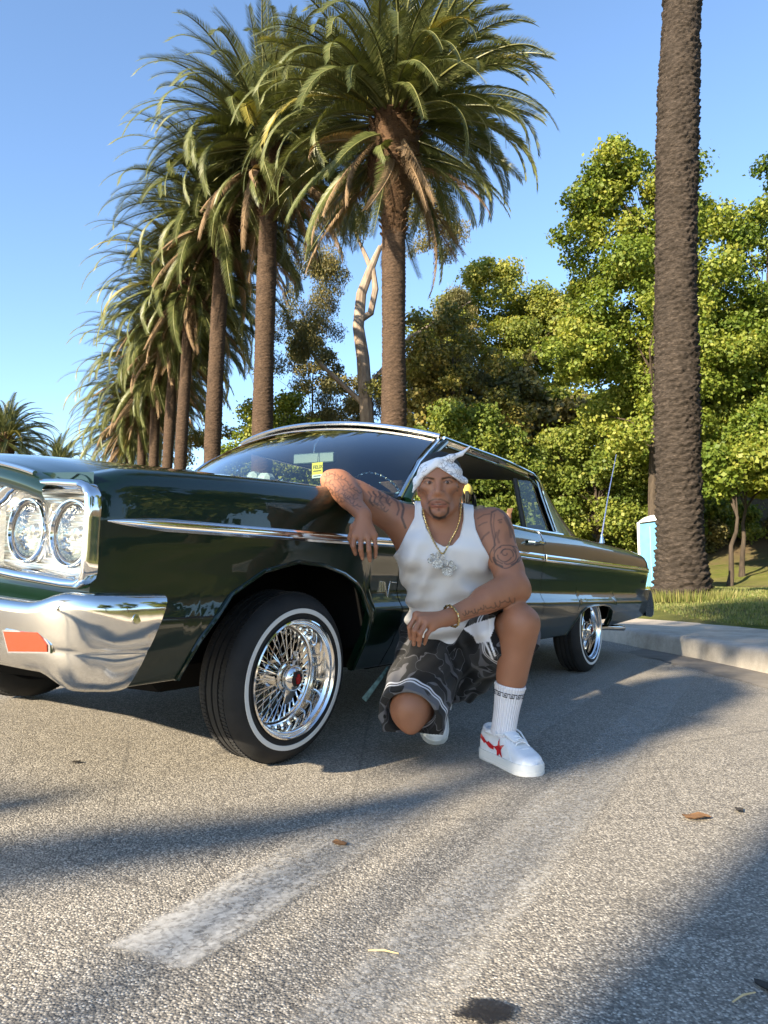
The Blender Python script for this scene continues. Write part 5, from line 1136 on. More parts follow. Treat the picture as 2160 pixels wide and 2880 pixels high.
def shirt_mat():
    t = NT('ribbed_cotton'); co = t.co(); x = t.n('SeparateXYZ', {0: co}).outputs[0]; rib = t.math('SINE', t.math('MULTIPLY', x, 2100.0))
    t.p(Base_Color=t.mix(t.mapr(rib, -1, 1, 0, .10), (.66, .66, .67), (.46, .46, .49)), Roughness=.85, Specular_IOR_Level=.2); t.bump(rib, .35, .0014); return t.m
link('tank_top', np_mesh('tank_top', TV, TF, shirt_mat(), True), MAN, None, True)
# binding along neck and armholes
TSV = toview(TV)
def on_surf(S, Vv, x, y, rad=3.0, lift=.0):
    d = (S[:, 0]-x)**2+(S[:, 1]-y)**2; idx = np.flatnonzero(d < rad*rad)
    if len(idx) == 0: idx = [int(np.argmin(d))]
    i = idx[int(np.argmin(S[idx, 2]))]; r = at(x, y, 1)-np.array([0, 0, .592]); p = np.array([0, 0, .592])+r*(Vv[i][1])/r[1]; return p-r*lift
BV = np.concatenate([V, TV]); BSV = np.concatenate([SV, TSV])
M_COT = plain('cotton_binding', (.74, .74, .75), .85)
def smoothpts(P, it=2):
    P = np.array(P)
    for _ in range(it): P[1:-1] = (P[:-2]+2*P[1:-1]+P[2:])/4
    return P
def densify(poly, n):
    poly = np.array(poly, float); s = np.concatenate([[0], np.cumsum(np.linalg.norm(np.diff(poly, axis=0), axis=1))]); t = np.linspace(0, s[-1], n); return np.stack([np.interp(t, s, poly[:, k]) for k in range(2)], 1)
# ---- camo shorts
S_ = SDF((-.06, 2.22, .10), (.56, 3.02, .60), .0034)
S_.sect([PV+np.array([0, 0, -.06]), PV+np.array([0, -.01, .045])], TS, [(.185, .145), (.168, .132)], k=.04)
rt = (RK-RH)/np.linalg.norm(RK-RH); lt = (LK-LH)/np.linalg.norm(LK-LH)
RHEM = RK+rt*.004; LHEM = LK-lt*.060
S_.cone(RH, RHEM+rt*.08+np.array([.004, 0, .006]), .120, .094, .05); S_.cone(RH+np.array([.03, 0, -.01]), RHEM+rt*.05+np.array([.040, .03, -.040]), .095, .076, .05); S_.cone(RH+np.array([.0, 0, .01]), RHEM+rt*.06+np.array([-.030, .01, -.02]), .095, .062, .04)
S_.cone(LH, LHEM+lt*.05+np.array([0, .0, -.012]), .118, .094, .05); S_.cone(LH+np.array([0, 0, -.05]), LHEM+lt*.03+np.array([-.02, .03, -.055]), .095, .070, .05)
ax = [S_.o[k]+S_.h*np.arange(S_.n[k]) for k in range(3)]; X_, Y_, Z_ = ax[0][:, None, None], ax[1][None, :, None], ax[2][None, None, :]
def along(h, t): return ((X_-h[0])*t[0]+(Y_-h[1])*t[1]+(Z_-h[2])*t[2]).astype(np.float32)
ra_ = along(RHEM, rt); la_ = along(LHEM, lt)
S_.D += (.0055*np.sin(30*X_-46*Z_+14*Y_+3*np.sin(20*X_))+.004*np.sin(62*X_+35*Z_-28*Y_+1)+.0022*np.sin(110*Z_-70*X_)).astype(np.float32)
mid = (RHEM[0]+LHEM[0])*.5
right = (X_ < mid).astype(np.float32)+0*S_.D
hem_r = ra_+.008*np.sin(9*X_+1)-.030; hem_l = la_-.012
hem = np.where(right > .5, hem_r, hem_l)
S_.D = np.maximum(S_.D, hem)
# hollow inside each leg end
for (K, Hh, t_, r_) in ((RK+np.array([.006, 0, .004]), RH, rt, .076), (LK, LH, lt, .066)): S_.cone(lerp(K, Hh, .22), K+t_*.25, r_, r_+.020, .006, 'sub')
SVt, SF = S_.net(); SVt = relax(SVt, SF, 2, .45); del S_, hem, hem_r, hem_l, ra_, la_, right
srx = (SVt-RHEM)@rt-.030+.008*np.sin(9*SVt[:, 0]+1); slx = (SVt-LHEM)@lt-.012; isr = SVt[:, 0] < mid
def band(s, a, b): return np.clip((.5*(b-a)-np.abs(s-.5*(a+b)))/.003+.5, 0, 1)
stripe = np.where(isr, np.maximum(band(srx, -.062, -.054), band(srx, -.046, -.039)), np.maximum(band(slx, -.060, -.053), band(slx, -.045, -.039)))
SSV = toview(SVt)
def inpoly(S, poly):
    ins = np.zeros(len(S), bool); poly = np.array(poly, float)
    for a, b in zip(poly, np.roll(poly, -1, 0)):
        c_ = (a[1] > S[:, 1]) != (b[1] > S[:, 1]); ins ^= c_ & (S[:, 0] < (b[0]-a[0])*(S[:, 1]-a[1])/(b[1]-a[1]+1e-9)+a[0])
    return ins
stripe = np.maximum(stripe, inpoly(SSV, ((1000, 1358), (1026, 1346), (1068, 1334), (1086, 1324), (1072, 1346), (1064, 1366), (1056, 1386), (1030, 1390), (1022, 1374)))*1.0)
for pl in (((1046, 1384), (1054, 1400), (1064, 1424)), ((1056, 1376), (1062, 1396), (1069, 1416))):
    for a, b in zip(pl, pl[1:]):
        a, b = np.array(a, float), np.array(b, float); t = np.clip(((SSV[:, :2]-a)@(b-a))/((b-a)@(b-a)), 0, 1); dd = np.linalg.norm(SSV[:, :2]-a-t[:, None]*(b-a), axis=1); stripe = np.maximum(stripe, np.clip(2.6-dd, 0, 1))
def camo_mat():
    t = NT('camo_cloth'); co = t.co(); d = t.n('TexNoise', {'Scale': 9.0, 'Detail': 1.0}); t.put(d.inputs['Vector'], co)
    v = t.n('VectorMath', {0: co, 1: t.n('VectorMath', {0: d.outputs[1], 1: (.10, .10, .10)}, operation='MULTIPLY').outputs[0]}, operation='ADD').outputs[0]
    n1 = t.noise(13, 0.3, .4, v, .4); n2 = t.noise(15, 0.3, .4, t.n('VectorMath', {0: v, 1: (3.1, 7.7, 1.3)}, operation='ADD').outputs[0], .4); n3 = t.noise(14, 0.3, .4, t.n('VectorMath', {0: v, 1: (9.1, 2.7, 5.3)}, operation='ADD').outputs[0], .4)
    c = t.mix(t.ramp(n2, [(0, 0), (.47, 1)], 'CONSTANT'), (.115, .115, .125), (.026, .026, .026))
    c = t.mix(t.ramp(n1, [(0, 0), (.485, 1), (.50, 0)], 'CONSTANT'), c, (.095, .095, .102)); c = t.mix(t.ramp(n1, [(0, 0), (.50, 1)], 'CONSTANT'), c, (.0055, .0055, .006))
    c = t.mix(t.ramp(n3, [(0, 0), (.60, 1), (.615, 0)], 'CONSTANT'), c, (.095, .095, .102)); c = t.mix(t.ramp(n3, [(0, 0), (.615, 1)], 'CONSTANT'), c, (.014, .014, .014))
    s = t.n('Attribute', attribute_name='stripe').outputs['Fac']; c = t.mix(s, c, (.72, .73, .76))
    t.p(Base_Color=c, Roughness=.8, Specular_IOR_Level=.25, Sheen_Weight=.1); t.bump(t.noise(600, 2, .5, co), .15, .001); return t.m
link('shorts', np_mesh('shorts', SVt, SF, camo_mat(), True, {'stripe': ('POINT', 'FLOAT', stripe)}), MAN, None, True)

# ---- hair and bandana
def head_grid(grow):
    q = SDF(HEADO, HEADO+HEADH*(np.array(HEADF.shape)-1), HEADH); q.n = np.array(HEADF.shape); q.D = HEADF-np.float32(grow); return q
Q = head_grid(.0045)
ax = [Q.o[k]+Q.h*np.arange(Q.n[k]) for k in range(3)]
def hcoord():
    dx, dy, dz = ax[0][:, None, None]-HC[0], ax[1][None, :, None]-HC[1], ax[2][None, None, :]-HC[2]
    return [(R_[0]*dx+R_[1]*dy+R_[2]*dz)/HS for R_ in HR]
hx, hy, hz_ = hcoord(); low = .070-.050*np.clip((.06-hy)/.08, 0, 1)-.05*np.clip((-.02-hy)/.08, 0, 1)
Q.D = np.maximum(Q.D, ((low-hz_)*HS).astype(np.float32)); Q.ell(hd(0, -.016, .058), HS*np.array([.079, .094, .078]), HR, .01); Q.D = np.maximum(Q.D, ((low-hz_)*HS).astype(np.float32)); QV, QF = Q.net(); QV = relax(QV, QF, 2, .4)
link('hair', np_mesh('hair', QV, QF, worn('black_cap_of_hair', (.006, .006, .006), (.014, .013, .013), 60, .75, .5, 300), True), MAN, None, True)
Q = head_grid(.0085)
lowb = np.where(hy > -.03, .067-.66*np.abs(hx+.004), .016); lowb = np.maximum(lowb, .013)-.012*np.clip((-hy)/.08, 0, 1)
upb = .104-.34*np.abs(hx)-.028*np.clip(-hy/.08, 0, 1)
wr_ = .0016*np.sin(170*hz_+90*np.abs(hx)+3*np.sin(40*hx))
Q.D = np.maximum(np.maximum(Q.D+wr_.astype(np.float32), ((lowb-hz_)*HS*.8).astype(np.float32)), ((hz_-upb)*HS*.85).astype(np.float32))
Q.cone(hd(-.004, .086, .084), hd(.045, .070, .100), HS*.012, HS*.011, .01); Q.cone(hd(.045, .070, .100), hd(.082, .052, .116), HS*.011, HS*.008, .012); Q.cone(hd(.082, .052, .116), hd(.118, .046, .146), HS*.008, HS*.0022, .006)
Q.cone(hd(-.002, .090, .082), hd(-.046, .082, .052), HS*.012, HS*.012, .012); Q.cone(hd(-.046, .082, .052), hd(-.080, .054, .012), HS*.012, HS*.011, .012); Q.cone(hd(-.080, .054, .012), hd(-.098, .036, -.020), HS*.011, HS*.003, .008)
QV, QF = Q.net(); QV = relax(QV, QF, 2, .4)
def bandana_mat():
    t = NT('bandana_cloth'); co = t.co(); v = t.n('VectorMath', {0: co, 1: tuple(-x for x in (HC-np.array(P0)*0))}, operation='ADD').outputs[0]
    p = t.vor(75, v, 'DISTANCE_TO_EDGE'); q = t.noise(55, 2, .5, v); reg = t.noise(13, 1, .5, v)
    f = t.math('MULTIPLY', t.math('MULTIPLY', t.mapr(p, .05, .09, 1, 0), t.mapr(q, .42, .46, 0, 1)), t.mapr(reg, .50, .54, 0, 1), clamp=True)
    t.p(Base_Color=t.mix(t.math('MULTIPLY', f, .6), (.70, .71, .74), (.06, .06, .09)), Roughness=.85, Specular_IOR_Level=.2); return t.m
link('bandana', np_mesh('bandana', QV, QF, bandana_mat(), True), MAN, None, True); del Q

# ---- chain, pendants, bracelet
M_GOLD = plain('gold', (.62, .48, .24), .25, 1.0); M_SILV = plain('pale_metal', (.70, .68, .60), .3, .9)
def sparkle():
    t = NT('stone_set_metal'); co = t.co(); v = t.n('SeparateColor', {0: t.vor(420, co, 'F1', 'Color')}).outputs[0]; t.p(Base_Color=t.ramp(v, [(0, (.16, .15, .13)), (.6, (.42, .40, .36)), (1, (.85, .84, .80))]), Roughness=.4, Metallic=.15); t.bump(t.vor(420, co), .5, .0015); return t.m
M_SPARK = sparkle()
nk = densify(((913, 1098), (917, 1118), (925, 1144), (938, 1172), (950, 1192), (956, 1199), (961, 1192), (972, 1170), (986, 1146), (994, 1122), (996, 1088)), 74)
NP = smoothpts([on_surf(BSV, BV, x, y, 4.0, .0022) for x, y in nk], 3); m = MB()
for i in range(len(NP)-1):
    a, b = Vector(NP[i]), Vector(NP[i+1]); d_ = (b-a); up = Vector((0, -1, .2)) if i % 2 else Vector((1, 0, .4))
    m.tube([a-d_*.1, a+d_*.5, b+d_*.1], [.0022, .0043, .0022], 6, flat=.7, up=up)
ck = m.build('necklace', M_GOLD, MAN, world_loc=True); ck['kind'] = 'stuff'
def paw(c, s, rot):
    m = MB(); ex = Vector((math.cos(rot), 0, math.sin(rot))); ez = Vector((-math.sin(rot), 0, math.cos(rot))); ey = Vector((0, -1, -.12)).normalized()
    def lobe(cx, cz, rx, rz, th=.004):
        o = Vector(c)+ex*cx*s+ez*cz*s; n_ = 14; ring = lambda f, d: [o+ex*rx*s*f*math.cos(2*PI*k/n_)+ez*rz*s*f*math.sin(2*PI*k/n_)+ey*d for k in range(n_)]
        m.grid([ring(1, 0), ring(1, th), ring(.70, th), ring(.64, th*.35), ring(.02, th*.35)], closed=True)
    lobe(0, -.35, .62, .48); lobe(-.72, .18, .24, .32); lobe(-.28, .58, .25, .34); lobe(.28, .58, .25, .34); lobe(.72, .18, .24, .32)
    return m
for x, y, r_ in ((943, 1211, .25), (967, 1228, -.15)):
    p = on_surf(TSV, TV, x, y, 8, .004); paw(p, .031, r_).build('paw_pendant', M_SPARK, MAN, sharp=25, world_loc=True)
m = MB(); wv = LE-LW; wv /= np.linalg.norm(wv); c = LW+wv*.018; e1 = np.cross(wv, [0, 0, 1.]); e1 /= np.linalg.norm(e1); e2 = np.cross(wv, e1)
for k in range(22):
    a = 2*PI*k/22; o = Vector(c+(e1*math.cos(a)+e2*math.sin(a))*.0345); tg = Vector(-e1*math.sin(a)+e2*math.cos(a)); m.tube([o-tg*.0055, o, o+tg*.0055], [.003, .0055, .003], 6, flat=.7, up=Vector(wv) if k % 2 else None)
br = m.build('bracelet', M_GOLD, MAN, world_loc=True); br['kind'] = 'stuff'

# ---- socks and shoes
def ribbed(name):
    t = NT(name); co = t.co(); v = t.n('SeparateXYZ', {0: co}); r = t.math('SINE', t.math('MULTIPLY', t.math('ARCTAN2', v.outputs[0], v.outputs[1]), 34.0)); t.p(Base_Color=t.mix(t.mapr(r, -1, 1, 0, .25), (.76, .75, .79), (.52, .51, .56)), Roughness=.9); t.bump(r, .5, .003); return t.m
M_SOCK = ribbed('ribbed_sock'); M_SOCKB = plain('sock_band_black', (.02, .02, .025), .8)
def sock(a, b, ra, rb, band=False):
    a, b = Vector(a), Vector(b); ax_ = (b-a); ln = ax_.length; m = MB()
    pr = [(ra-.006, -.002), (ra+.001, -.003), (ra+.003, .004)]+[(ra+.002+(rb-ra)*t-.004*math.sin(t*PI), ln*t) for t in np.linspace(.05, 1, 16)]
    m.lathe(pr, 40); o = m.build('sock', M_SOCK, MAN); o.location = a-Vector(P0); o.rotation_mode = 'QUATERNION'; o.rotation_quaternion = ax_.to_track_quat('Z', 'Y')
    if band:
        g = MB()                                # black key pattern round the cuff
        for k in range(14):
            a0 = 2*PI*k/14
            for (u0, v0, u1, v1) in ((0, .030, .30, .033), (.0, .018, .03, .033), (0, .018, .20, .021), (.17, .018, .20, .028), (.08, .0245, .20, .0275), (.27, .018, .30, .033), (.27, .018, .42, .021)):
                n_ = 4; rows = []
                for z in (v0, v1): rows.append([((ra+.0036+(rb-ra)*z/ln)*math.cos(a0+u0+(u1-u0)*q/n_), (ra+.0036+(rb-ra)*z/ln)*math.sin(a0+u0+(u1-u0)*q/n_), z) for q in range(n_+1)])
                g.grid(rows)
        go = g.build('sock_pattern', M_SOCKB, o, smooth=False); go['kind'] = 'stuff'
    return o
sock(lerp(LK, LA, .60), LA+np.array([-.004, -.005, -.03]), .0500, .0395, True); sock(lerp(RK, RA, .80), RA+np.array([0, .0, -.03]), .048, .043)
M_LEA = worn('white_leather', (.70, .72, .76), (.80, .81, .83), 30, .38, .08, 160, dist=.002); M_SOLE = plain('white_rubber', (.72, .72, .70), .5); M_LACE = plain('white_lace', (.74, .75, .77), .8); M_REDL = plain('red_patent', (.55, .012, .018), .2, Coat_Weight=.6)
SX = [-.145, -.140, -.12, -.08, -.04, .0, .04, .08, .11, .135, .148, .153]; SW = [.012, .026, .036, .038, .038, .041, .046, .050, .049, .040, .026, .002]; ST = [.070, .098, .104, .100, .102, .098, .088, .072, .062, .056, .048, .030]; SO = [0, 0, 0, .0, .001, .003, .005, .006, .005, .003, .001, 0]
def shw(x, z):
    w = np.interp(x, SX, SW); h = np.interp(x, SX, ST); t = min(1, max(0, (z-.02)/(h-.02+1e-6))); return w*(1-t**2.78)**.275 if t < 1 else 0
def shoe(mirror=1):
    root = MB(); rows = []
    for x in np.linspace(-.1455, .1532, 60):
        w = np.interp(x, SX, SW); h = np.interp(x, SX, ST); o = np.interp(x, SX, SO)*mirror; r = []
        for a in np.linspace(0, PI, 25):
            cs = math.cos(a); sn = math.sin(a); yy = w*math.copysign(abs(cs)**.55, cs); zz = .022+(h-.022)*abs(sn)**.72; r.append((x, o+yy, zz))
        rows.append(r)
    root.grid(rows); root.f.append(tuple(range(25))); n0 = 59*25; root.f.append(tuple(n0+k for k in range(24, -1, -1)))
    return root
def sole_mesh(mirror=1):
    m = MB(); rows = []
    out = [(x, np.interp(x, SX, SW)+.005) for x in np.linspace(-.148, .156, 40)]; xs = [q[0] for q in out]
    loop = [(x, np.interp(x, SX, SO)*mirror+w) for x, w in out]+[(x, np.interp(x, SX, SO)*mirror-w) for x, w in out[::-1]]
    for z, s_ in ((.0, .90), (.0, .985), (.004, 1.0), (.012, 1.0), (.0125, .985), (.0155, .985), (.016, 1.0), (.030, .995), (.034, .97), (.034, .90)): rows.append([(x*(1+(s_-1)*.3), y*s_, z) for x, y in loop])
    m.grid(rows, closed=True); m.f.append(tuple(range(len(loop)-1, -1, -1))); return m
def make_shoe(name, label_m, mirror, star):
    o = shoe(mirror).build(name, M_LEA, MAN, sharp=None); sole_mesh(mirror).build('sole', M_SOLE, o, sharp=50)
    m = MB()                                    # padded collar
    m.tube([(-.070+.050*math.cos(a), .034*math.sin(a), .098+.010*math.cos(a)**2) for a in np.linspace(0, 2*PI, 28)], .009, 8, cap=False); m.build('collar', M_LEA, o)
    m = MB(); m.tube([(-.045, 0, .118), (-.02, 0, .106), (.02, .002, .101), (.06, .003, .086)], [.020, .026, .026, .018], 10, flat=.35); m.build('tongue', M_LEA, o)
    m = MB()
    for i, x in enumerate(np.linspace(-.028, .066, 7)):
        h = np.interp(x, SX, ST)+.008; w = .023; yo = np.interp(x, SX, SO)*mirror
        m.tube([(x, yo-w, h-.010), (x+.004, yo-w*.5, h+.001), (x+.007, yo, h+.004), (x+.010, yo+w*.5, h+.001), (x+.014, yo+w, h-.010)], .0037, 6, flat=.6)
    m.tube([(-.03, .01, .112), (-.035, .035, .118), (-.015, .058, .098), (.02, .060, .070), (.035, .056, .045)], .003, 6); m.tube([(-.03, -.01, .112), (-.03, -.03, .116), (0, -.045, .102), (.02, -.03, .104)], .003, 6)
    la = m.build('laces', M_LACE, o); la['kind'] = 'stuff'
    m = MB(); m.tube([(x, np.interp(x, SX, SO)*mirror+shw(x, z)*1.006*q, z) for q in (1,) for x, z in ((-.02, .098), (.03, .082), (.068, .058), (.085, .036))], .0022, 6); m.tube([(x, np.interp(x, SX, SO)*mirror-shw(x, z)*1.006, z) for x, z in ((-.02, .098), (.03, .082), (.068, .058), (.085, .036))], .0022, 6)
    m.tube([(.088+.010*math.cos(a)*0, np.interp(.09, SX, SO)*mirror+.046*math.cos(a), .024+.046*abs(math.sin(a))**.75) for a in np.linspace(.05, PI-.05, 18)], .002, 6); m.build('seams', M_LEA, o)
    m = MB(); m.box((.068, np.interp(.06, SX, SO)*mirror, .086), (.004, .012, .002), Matrix.Rotation(.35, 3, 'Y')); m.build('lace_tag', M_SILV, o, smooth=False)
    if star:
        sd = -1*star                            # shooting star on the flank
        def wrap(poly, th=.0018, st_=.0016):
            P = lambda x, z: (x, np.interp(x, SX, SO)*mirror+sd*(shw(x, z)+th), z)
            x0, x1 = min(p[0] for p in poly), max(p[0] for p in poly); z0, z1 = min(p[1] for p in poly), max(p[1] for p in poly); q = MB(); nx = int((x1-x0)/st_)+1; nz2 = int((z1-z0)/st_)+1
            cs = np.array([(x0+(i+.5)*st_, z0+(j+.5)*st_) for i in range(nx) for j in range(nz2)]); ok = inpoly(cs, poly).reshape(nx, nz2)
            for i in range(nx):
                for j in range(nz2):
                    if ok[i, j]: q.add([P(x0+(i+e)*st_, z0+(j+g)*st_) for e, g in ((0, 0), (1, 0), (1, 1), (0, 1))], [(0, 1, 2, 3) if sd < 0 else (3, 2, 1, 0)])
            return q
        st = []; scx, scz = .004, .055
        for k in range(10):
            a = PI/2+.25+k*PI/5; r_ = .034 if k % 2 == 0 else .0135; st.append((scx+r_*math.cos(a), scz+r_*math.sin(a)))
        wrap(st).build('star', M_REDL, o, sharp=None); wrap([(-.028, .058), (-.066, .068), (-.070, .063), (-.124, .084), (-.132, .074), (-.090, .056), (-.082, .060), (-.056, .048), (-.028, .047)]).build('star_tail', M_REDL, o, sharp=None)
    return o
ls = make_shoe('shoe', '', 1, 1)
hl = np.array([.350, 2.582]); tn = np.array([.464, 2.305]); dv = tn-hl; ang = math.atan2(dv[1], dv[0]); cen = hl+dv*.5
ls.location = Vector((cen[0], cen[1], 0))-P0; ls.rotation_euler = (0, 0, ang)
rs = make_shoe('shoe', '', -1, -1)
toe = np.array([.193, 2.745]); pitch = math.radians(52); az = math.atan2(-1, -.02)
Rm = Matrix.Rotation(az, 4, 'Z') @ Matrix.Rotation(pitch, 4, 'Y'); tipw = Rm @ Vector((.135, 0, 0.0))
rs.rotation_euler = Rm.to_euler(); rs.location = Vector((toe[0], toe[1]+.02, .012))-tipw-P0
# hanging strap end at the hip
stp = [at(838, 1440, 2.72), at(824, 1462, 2.66), at(806, 1486, 2.62), at(786, 1512, 2.60)]
M_STRAP = worn('green_strap', (.012, .03, .024), (.16, .26, .23), 45, .6, .1, 100)
MB().tube([Vector(p) for p in stp], [.004, .007, .0085, .010], 4, flat=.25, up=(0, -1, 0)).build('belt_strap', M_STRAP, MAN, world_loc=True)
# ================================================================ things around: toilet cabin, car contents, shade tree, grass, litter
PX_, PY_ = 7.24, 18.6; pz = terrain_z(PX_, PY_)-.32
T_ = thing('portable_toilet', 'light blue and white portable toilet cabin half hidden by the lone palm trunk', 'toilet cabin', (PX_, PY_, pz), math.radians(16))
M_BLUE = worn('blue_plastic', (.10, .30, .52), (.13, .36, .58), 5, .45, .05, 40); M_WPL = worn('white_plastic', (.70, .71, .70), (.78, .78, .76), 6, .45, .05, 40)
def bx(name, c, h, m, par=T_, bev=.012, rot=None): return MB().box(c, h, rot, bev).build(name, m, par)
hw = .50
bx('base', (0, 0, .07), (hw+.02, hw+.02, .07), M_WPL)
for s in (-1, 1):
    bx('side_panel', (s*(hw-.03), 0, 1.05), (.02, hw-.06, .93), M_BLUE); bx('side_rib', (s*(hw-.005), 0, 1.05), (.012, .04, .85), M_BLUE)
    for q in (-1, 1): bx('corner_post', (s*(hw-.03), q*(hw-.03), 1.08), (.035, .035, .96), M_WPL)
bx('back_panel', (0, hw-.03, 1.05), (hw-.06, .02, .93), M_BLUE)
dr = bx('door', (0, -hw+.02, 1.02), (.40, .022, .88), M_BLUE); bx('door_frame', (-.425, -hw+.03, 1.02), (.022, .03, .92), M_WPL); bx('door_frame', (.425, -hw+.03, 1.02), (.022, .03, .92), M_WPL)
for k in range(6): bx('vent_slot', (-.35+.14*k, -hw-.006, 1.80), (.045, .006, .05), M_WPL, dr, .004)
bx('latch', (.33, -hw-.012, 1.0), (.05, .016, .07), M_BLACK, dr); m = MB(); m.tube([(-.30, -hw-.004, .75), (-.05, -hw-.006, .95), (.3, -hw-.004, 1.0)], .012, 6); m.build('door_crease', M_BLUE, dr)
rows = []
for f, zz in ((1.06, 2.02), (1.07, 2.06), (1.0, 2.09), (.85, 2.15), (.6, 2.20), (.2, 2.22)): rows.append([(hw*f*(math.copysign(abs(math.cos(a))**.4, math.cos(a))), hw*f*(math.copysign(abs(math.sin(a))**.4, math.sin(a))), zz) for a in np.linspace(0, 2*PI, 41)[:-1]])
m = MB().grid(rows, closed=True); m.f.append(tuple(range(5*40, 6*40))); m.build('roof', M_WPL, T_, sharp=50)
MB().lathe([(.055, 2.0), (.055, 2.30), (.07, 2.31), (.07, 2.34), (.001, 2.35)], 18, (-.40, -.30, 0)).build('vent_pipe', M_WPL, T_)

# ---- things inside the car
def carpt(u, L, z): return CAR.matrix_basis @ Vector(W(u, L, z))
CARM = Matrix.Translation(CAR.location) @ Matrix.Rotation(PI/2-CTH, 4, 'Z')
def carw(u, L, z): return CARM @ Vector(W(u, L, z))
for k, (u, L, w, hh) in enumerate(((.715, .015, .040, .062), (.72, -.062, .033, .066))):
    p = carw(u, L, .926); o = thing('tissue_box', ('white padded box on the dashboard nearer the steering wheel', 'smaller white padded box on the dashboard farther from the steering wheel')[k], 'box', p, PI/2-CTH, 'white boxes on the dashboard')
    MB().box((0, 0, hh), (.035, w, hh), Matrix.Rotation(.08*(1-2*k), 3, 'X'), .018).build('cover', M_WHITEPL, o)
    MB().box((-.036, .006, hh*1.05), (.002, w*.3, hh*.22), None, .001).build('opening', M_BLACK, o)
p = carw(1.085, .035, 1.155); tg = thing('hanging_tag', 'yellow card tag hanging from the rear view mirror', 'tag', p-Vector((0, 0, .085)), PI/2-CTH)
M_YEL = plain('yellow_card', (.78, .66, .05), .6); M_INK = plain('black_print', (.012, .012, .012), .7)
MB().box((0, 0, .045), (.0012, .036, .040)).build('card', M_YEL, tg, smooth=False); MB().box((-.0016, 0, .012), (.0006, .033, .009)).build('white_strip', M_WHITEPL, tg, smooth=False)
MB().tube([(0, 0, .084), (.004, 0, .11), (.01, 0, .14)], .0015, 5).build('string', M_BLACK, tg)
def text_mesh(s, size, depth=.0008):
    cu = bpy.data.curves.new('lettering', 'FONT'); cu.body = s; cu.size = size; cu.extrude = depth; cu.align_x = 'CENTER'; cu.resolution_u = 3
    o = bpy.data.objects.new('lettering', cu); COL.objects.link(o); dg = bpy.context.evaluated_depsgraph_get(); me = bpy.data.meshes.new_from_object(o.evaluated_get(dg)); bpy.data.objects.remove(o); return me
def lettering(s, size, par, loc, rot, mat, bold=0.0, name='lettering'):
    me = text_mesh(s, size); me.materials.clear(); me.materials.append(mat); o = link(name, me, par); o.location = loc; o.rotation_euler = rot; return o
lettering('FELIX', .026, tg, (-.0022, -.004, .052), (PI/2, 0, -PI/2), M_INK)
for zz, ww in ((.040, .026), (.013, .024)): MB().box((-.0024, 0, zz), (.0003, ww, .0022)).build('small_print', M_INK, tg, smooth=False)
# emblem on the front fender and lettering on the rear quarter
eu, ez = .452, .565; eL = Lside(eu, ez)+.002
m = MB()
for k in range(3): m.box(W(eu-.030+.013*k, eL, ez+.012), (.0035, .003, .020))
m.tube([W(eu+.004, eL, ez+.030), W(eu+.020, eL, ez-.030), W(eu+.042, eL, ez+.034)], [.003, .004, .003], 6); m.tube([W(eu-.034, eL, ez+.034), W(eu+.006, eL, ez+.030)], .0025, 5); m.tube([W(eu+.05, eL, ez+.03), W(eu+.085, eL, ez+.028)], .003, 5)
m.build('fender_emblem', M_ALU, CAR, smooth=False)
lettering('KUSH', .042, CAR, W(4.23, Lside(4.2, .60)+.002, .592), (PI/2, 0, 0), M_INK, name='quarter_lettering')
# ---- second person standing beyond the car's far rear corner
QX, QY = .90, 8.05; OC = thing('person', 'person in a yellow cap standing behind the car, seen through its windows', 'person', (QX, QY, 0))
def qp(x, y, z): return np.array([QX+x, QY+y, z])
G_ = SDF((QX-.5, QY-.45, 0.03), (QX+.62, QY+.35, 1.72), .0085)
G_.sect([qp(0, 0, .92), qp(0, 0, 1.10), qp(0, -.01, 1.32), qp(0, 0, 1.42)], (1, 0, 0), [(.15, .10), (.135, .095), (.17, .11), (.11, .08)], k=.04); G_.cone(qp(0, .01, 1.40), qp(0, 0, 1.52), .058, .052); hq = qp(0, -.015, 1.585); G_.ell(hq, (.074, .092, .108), None, .03); G_.ell(hq+np.array([0, .05, -.05]), (.052, .05, .06), None, .03); G_.cone(hq+np.array([0, .09, 0]), hq+np.array([0, .108, -.025]), .010, .013, .012)
for s in (-1, 1):
    G_.cone(qp(s*.085, 0, .92), qp(s*.10, -.01, .50), .085, .058); G_.cone(qp(s*.10, -.01, .50), qp(s*.105, .01, .10), .056, .040); G_.cone(qp(s*.105, .02, .06), qp(s*.115, -.16, .05), .042, .036)
G_.cone(qp(-.18, 0, 1.39), qp(-.25, .02, 1.12), .052, .042); G_.cone(qp(-.25, .02, 1.12), qp(-.24, -.10, .90), .040, .028); G_.ell(qp(-.24, -.13, .86), (.03, .045, .06))
G_.cone(qp(.18, 0, 1.39), qp(.30, -.02, 1.17), .052, .042); G_.cone(qp(.30, -.02, 1.17), qp(.43, -.16, 1.27), .040, .028); G_.ell(qp(.455, -.19, 1.31), (.035, .03, .05))
for k in range(4): G_.cone(qp(.435+.014*k, -.20, 1.34), qp(.445+.018*k, -.215, 1.40), .009, .008, .004)
v_, f_ = G_.net(); v_ = relax(v_, f_, 2); link('body', np_mesh('bystander_body', v_, f_, plain('bystander_skin', (.20, .095, .055), .5), True), OC, None, True)
G_ = SDF((QX-.35, QY-.25, .85), (QX+.35, QY+.25, 1.50), .0085); G_.sect([qp(0, 0, .92), qp(0, 0, 1.10), qp(0, -.01, 1.32), qp(0, 0, 1.41)], (1, 0, 0), [(.175, .13), (.16, .12), (.19, .13), (.12, .09)], k=.04)
for s in (-1, 1): G_.cone(qp(s*.18, 0, 1.39), qp(s*.24, .0, 1.24), .070, .072)
